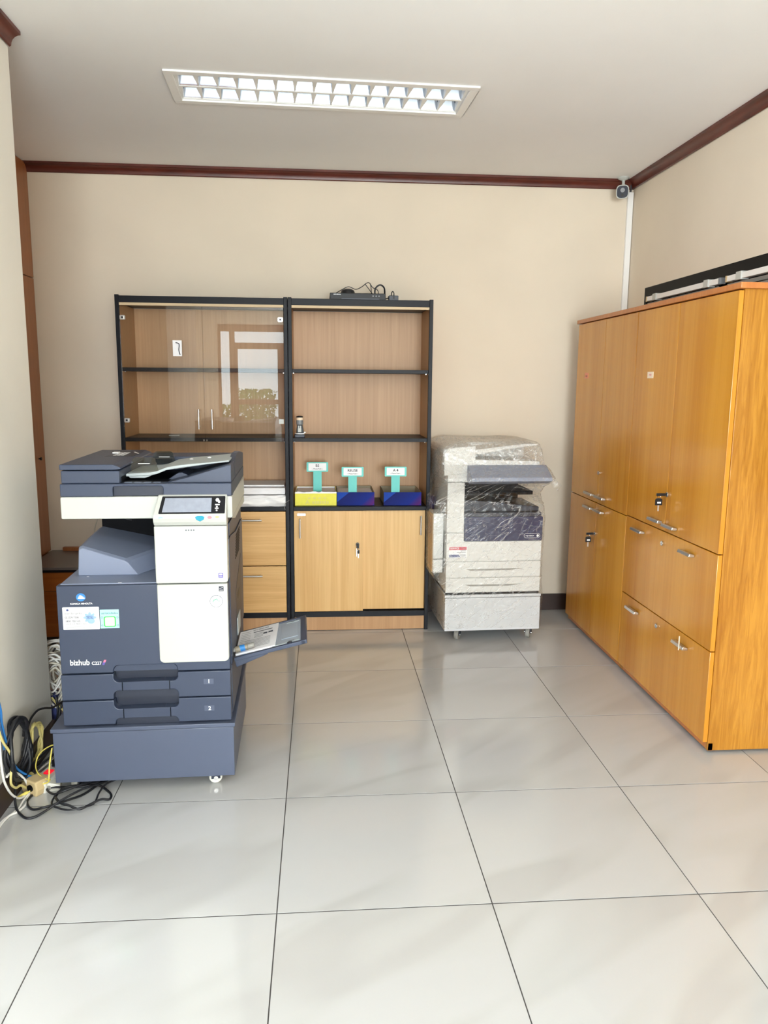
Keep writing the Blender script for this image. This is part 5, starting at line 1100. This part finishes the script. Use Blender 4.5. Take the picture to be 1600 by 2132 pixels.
cable('white_cable', 'white cable looping from the wall cables out over the floor tiles', [(-1.05, 2.50, 0.13), (-1.05, 2.54, 0.125), (-1.045, 2.59, 0.09), (-1.035, 2.62, 0.045), (-1.025, 2.610, 0.012), (-1.020, 2.585, Z1), (-1.012, 2.540, Z1), (-1.022, 2.495, Z1), (-1.040, 2.472, Z1), (-1.054, 2.40, Z1), (-1.056, 2.15, Z1), (-1.055, 1.80, Z1)] , 0.0042, 'whitecord')
cable('white_cable', 'white cable lying flat on the tiles at the foot of the wall', [(-1.00, 2.66, 0.01), (-1.020, 2.62, 0.012), (-1.027, 2.56, 0.008), (-1.026, 2.52, Z1), (-1.034, 2.490, Z1), (-1.046, 2.42, Z1), (-1.047, 2.15, Z1), (-1.046, 1.80, Z1)], 0.0036, 'whitecord')
cable('yellow_cable', 'yellow network cable ending in a plug on the floor', [(-0.948, 2.640, 0.16), (-0.950, 2.612, 0.11), (-0.952, 2.605, 0.07), (-0.960, 2.615, 0.045), (-0.985, 2.618, 0.035), (-1.010, 2.605, 0.024), (-1.030, 2.598, 0.016)], 0.0028, 'brightyellow')
f = MB(); f.cyl((-1.026, 2.600, 0.018), (-1.046, 2.585, 0.011), 0.0052, 0.0058, 10); f.cyl((-1.046, 2.585, 0.011), (-1.056, 2.577, 0.009), 0.0058, 0.0042, 10); f.build('plug_boot', 'brightyellow', bpy.data.objects['yellow_cable'], smooth=True)
cable('yellow_cable', 'thin yellow cable bowing beside the power strip', [(-0.955, 2.76, 0.11), (-0.985, 2.745, 0.12), (-1.018, 2.715, 0.105), (-1.026, 2.690, 0.075), (-1.010, 2.660, 0.058), (-0.980, 2.635, 0.050), (-0.955, 2.625, 0.048)], 0.0023, 'brightyellow')
cable('black_cable', 'black cable slanting down from behind the cart to the wall coils', [(-0.955, 2.86, 0.10), (-0.985, 2.83, 0.098), (-1.015, 2.78, 0.085), (-1.035, 2.72, 0.075), (-1.05, 2.67, 0.07), (-1.052, 2.63, 0.08)], 0.0045, 'blackcord')
cable('black_cable', 'second black cable below the slanting one near the power strip', [(-0.95, 2.83, 0.085), (-0.98, 2.79, 0.075), (-1.01, 2.74, 0.062), (-1.035, 2.69, 0.05), (-1.05, 2.65, 0.045)], 0.0045, 'blackcord')
cable('grey_cable', 'grey cable beside the white power strip', [(-0.955, 2.80, 0.06), (-0.985, 2.76, 0.06), (-1.01, 2.72, 0.052), (-1.03, 2.69, 0.035), (-1.04, 2.66, 0.02)], 0.0036, 'rubber')
# power strip with red switch, beige plug adapters
ps_ = thing('power_strip', 'white power strip with red lit switch on the floor left of the cart', 'power strip', (-0.975, 2.72, 0), rad(76))
f = MB(); f.prism(rrect(-0.10, 0.12, -0.030, 0.030, 0.008), 'z', 0.0, 0.042); f.build('body', 'nylon', ps_, bevel=0.003)
f = MB(); f.box(-0.045, -0.015, -0.012, 0.014, 0.042, 0.047); f.build('switch', 'redlamp', ps_, bevel=0.002)
f = MB(); f.prism(ell(-0.075, 0.0, 0.012, 0.020, 20), 'z', 0.0420, 0.0435); f.prism(ell(0.02, 0.0, 0.014, 0.020, 20), 'z', 0.0420, 0.0435); f.build('socket', 'cartblue', ps_)
f = MB(); f.box(0.01, 0.04, -0.014, 0.014, 0.0435, 0.068); f.build('plug', 'black', ps_, bevel=0.003)
ba = thing('plug_adapter', 'beige multi-plug adapter lying on the floor among the cables', 'adapter', (-1.012, 2.640, 0), rad(-32)); ba.scale = (1.3, 1.3, 1.2)
f = MB(); f.prism([(-0.026, 0.0), (0.030, 0.0), (0.034, 0.020), (0.028, 0.044), (-0.012, 0.046), (-0.030, 0.028)], 'y', -0.024, 0.024); f.build('body', 'beige', ba, bevel=0.004)
f = MB(); f.prism([(-0.040, 0.008), (-0.028, 0.004), (-0.020, 0.040), (-0.034, 0.046)], 'y', -0.016, 0.016); f.build('plug_face', 'yellowcord', ba, bevel=0.003)
f = MB(); f.cyl((0.010, -0.0245, 0.024), (0.010, -0.028, 0.024), 0.010, seg=18); f.build('socket_hole', 'inner', ba)
b2 = thing('plug_adapter', 'small white plug adapter half hidden under the front of the cart', 'adapter', (-0.955, 2.650, 0), rad(8))
f = MB(); f.prism([(-0.030, 0.0), (0.026, 0.0), (0.026, 0.022), (-0.010, 0.034), (-0.030, 0.026)], 'y', -0.02, 0.02); f.build('body', 'nylon', b2, bevel=0.004)
f = MB(); f.cyl((-0.012, -0.0205, 0.016), (-0.012, -0.024, 0.016), 0.008, seg=16); f.build('socket_hole', 'rubber', b2)
# hanging bundle of pale cables beyond the end of the wall
bu = thing('cable_bundle', 'tied bundle of pale cable loops hanging behind the wall end', 'cable bundle', (0, 0, 0))
for k in range(26):
    ph = k * 0.61; rx = 0.022 + 0.040 * random.random(); rz = 0.060 + 0.055 * random.random()
    cx, cy, cz = -1.090 + random.uniform(-0.022, 0.022), 3.085 + 0.007 * k, 0.245 + random.uniform(-0.035, 0.035); tl = random.uniform(-0.5, 0.5)
    pts = []
    for m_ in range(20):
        t = 2 * PI * m_ / 20; a_, b_ = rx * math.cos(t) * (1 + 0.25 * math.sin(t)), rz * math.sin(t)
        pts.append((cx + a_ * math.cos(tl) - b_ * math.sin(tl) * 0.5 + 0.006 * mnoise.noise(Vector((k, m_ * .4, 0))), cy + 0.012 * math.sin(t + ph), cz + b_ * math.cos(tl) + a_ * math.sin(tl) + 0.010 * mnoise.noise(Vector((k, 3, m_ * .4)))))
    f = MB(); f.tube(pts, 0.0042, 7, True, 3); f.build('cable_loop', 'whitecord' if k % 3 else 'creamcord', bu, smooth=True, ang=60)
f = MB(); f.tube([(-1.125 + 0.03 * math.cos(t), 3.15 + 0.06 * math.sin(t), 0.345 + 0.008 * math.sin(2 * t)) for t in [2 * PI * k / 10 for k in range(10)]], 0.004, 8, True); f.build('tie', 'blackcord', bu, smooth=True)
cable('dark_cable', 'dark cable crossing down over the foot of the hanging bundle', [(-1.07, 3.06, 0.175), (-1.062, 3.05, 0.13), (-1.066, 3.05, 0.09), (-1.075, 3.05, 0.05), (-1.06, 3.04, 0.02)], 0.005, 'blackcord')
cable('dark_cable', 'dark cable bending right at the foot of the hanging bundle', [(-1.03, 3.07, 0.165), (-1.052, 3.06, 0.135), (-1.058, 3.05, 0.10), (-1.05, 3.05, 0.06), (-1.035, 3.04, 0.03)], 0.005, 'blackcord')
cable('cream_cable', 'cream cable at the right foot of the hanging bundle', [(-1.09, 3.07, 0.17), (-1.065, 3.06, 0.14), (-1.04, 3.06, 0.11), (-1.03, 3.05, 0.07), (-1.045, 3.04, 0.03)], 0.004, 'yellowcord')
tag(B(-1.14, -1.085, 3.10, 3.16, 0.0, 0.165).build('blue_file', 'inknavy', bevel=0.002), 'dark blue file standing under the hanging cable bundle', 'file')
cable('back_cable', 'thin pale cable rising behind the copier by the back wall', [(-1.345, 4.738, 0.43), (-1.365, 4.735, 0.50), (-1.362, 4.735, 0.56), (-1.345, 4.735, 0.61), (-1.32, 4.735, 0.65)], 0.004, 'creamcord')
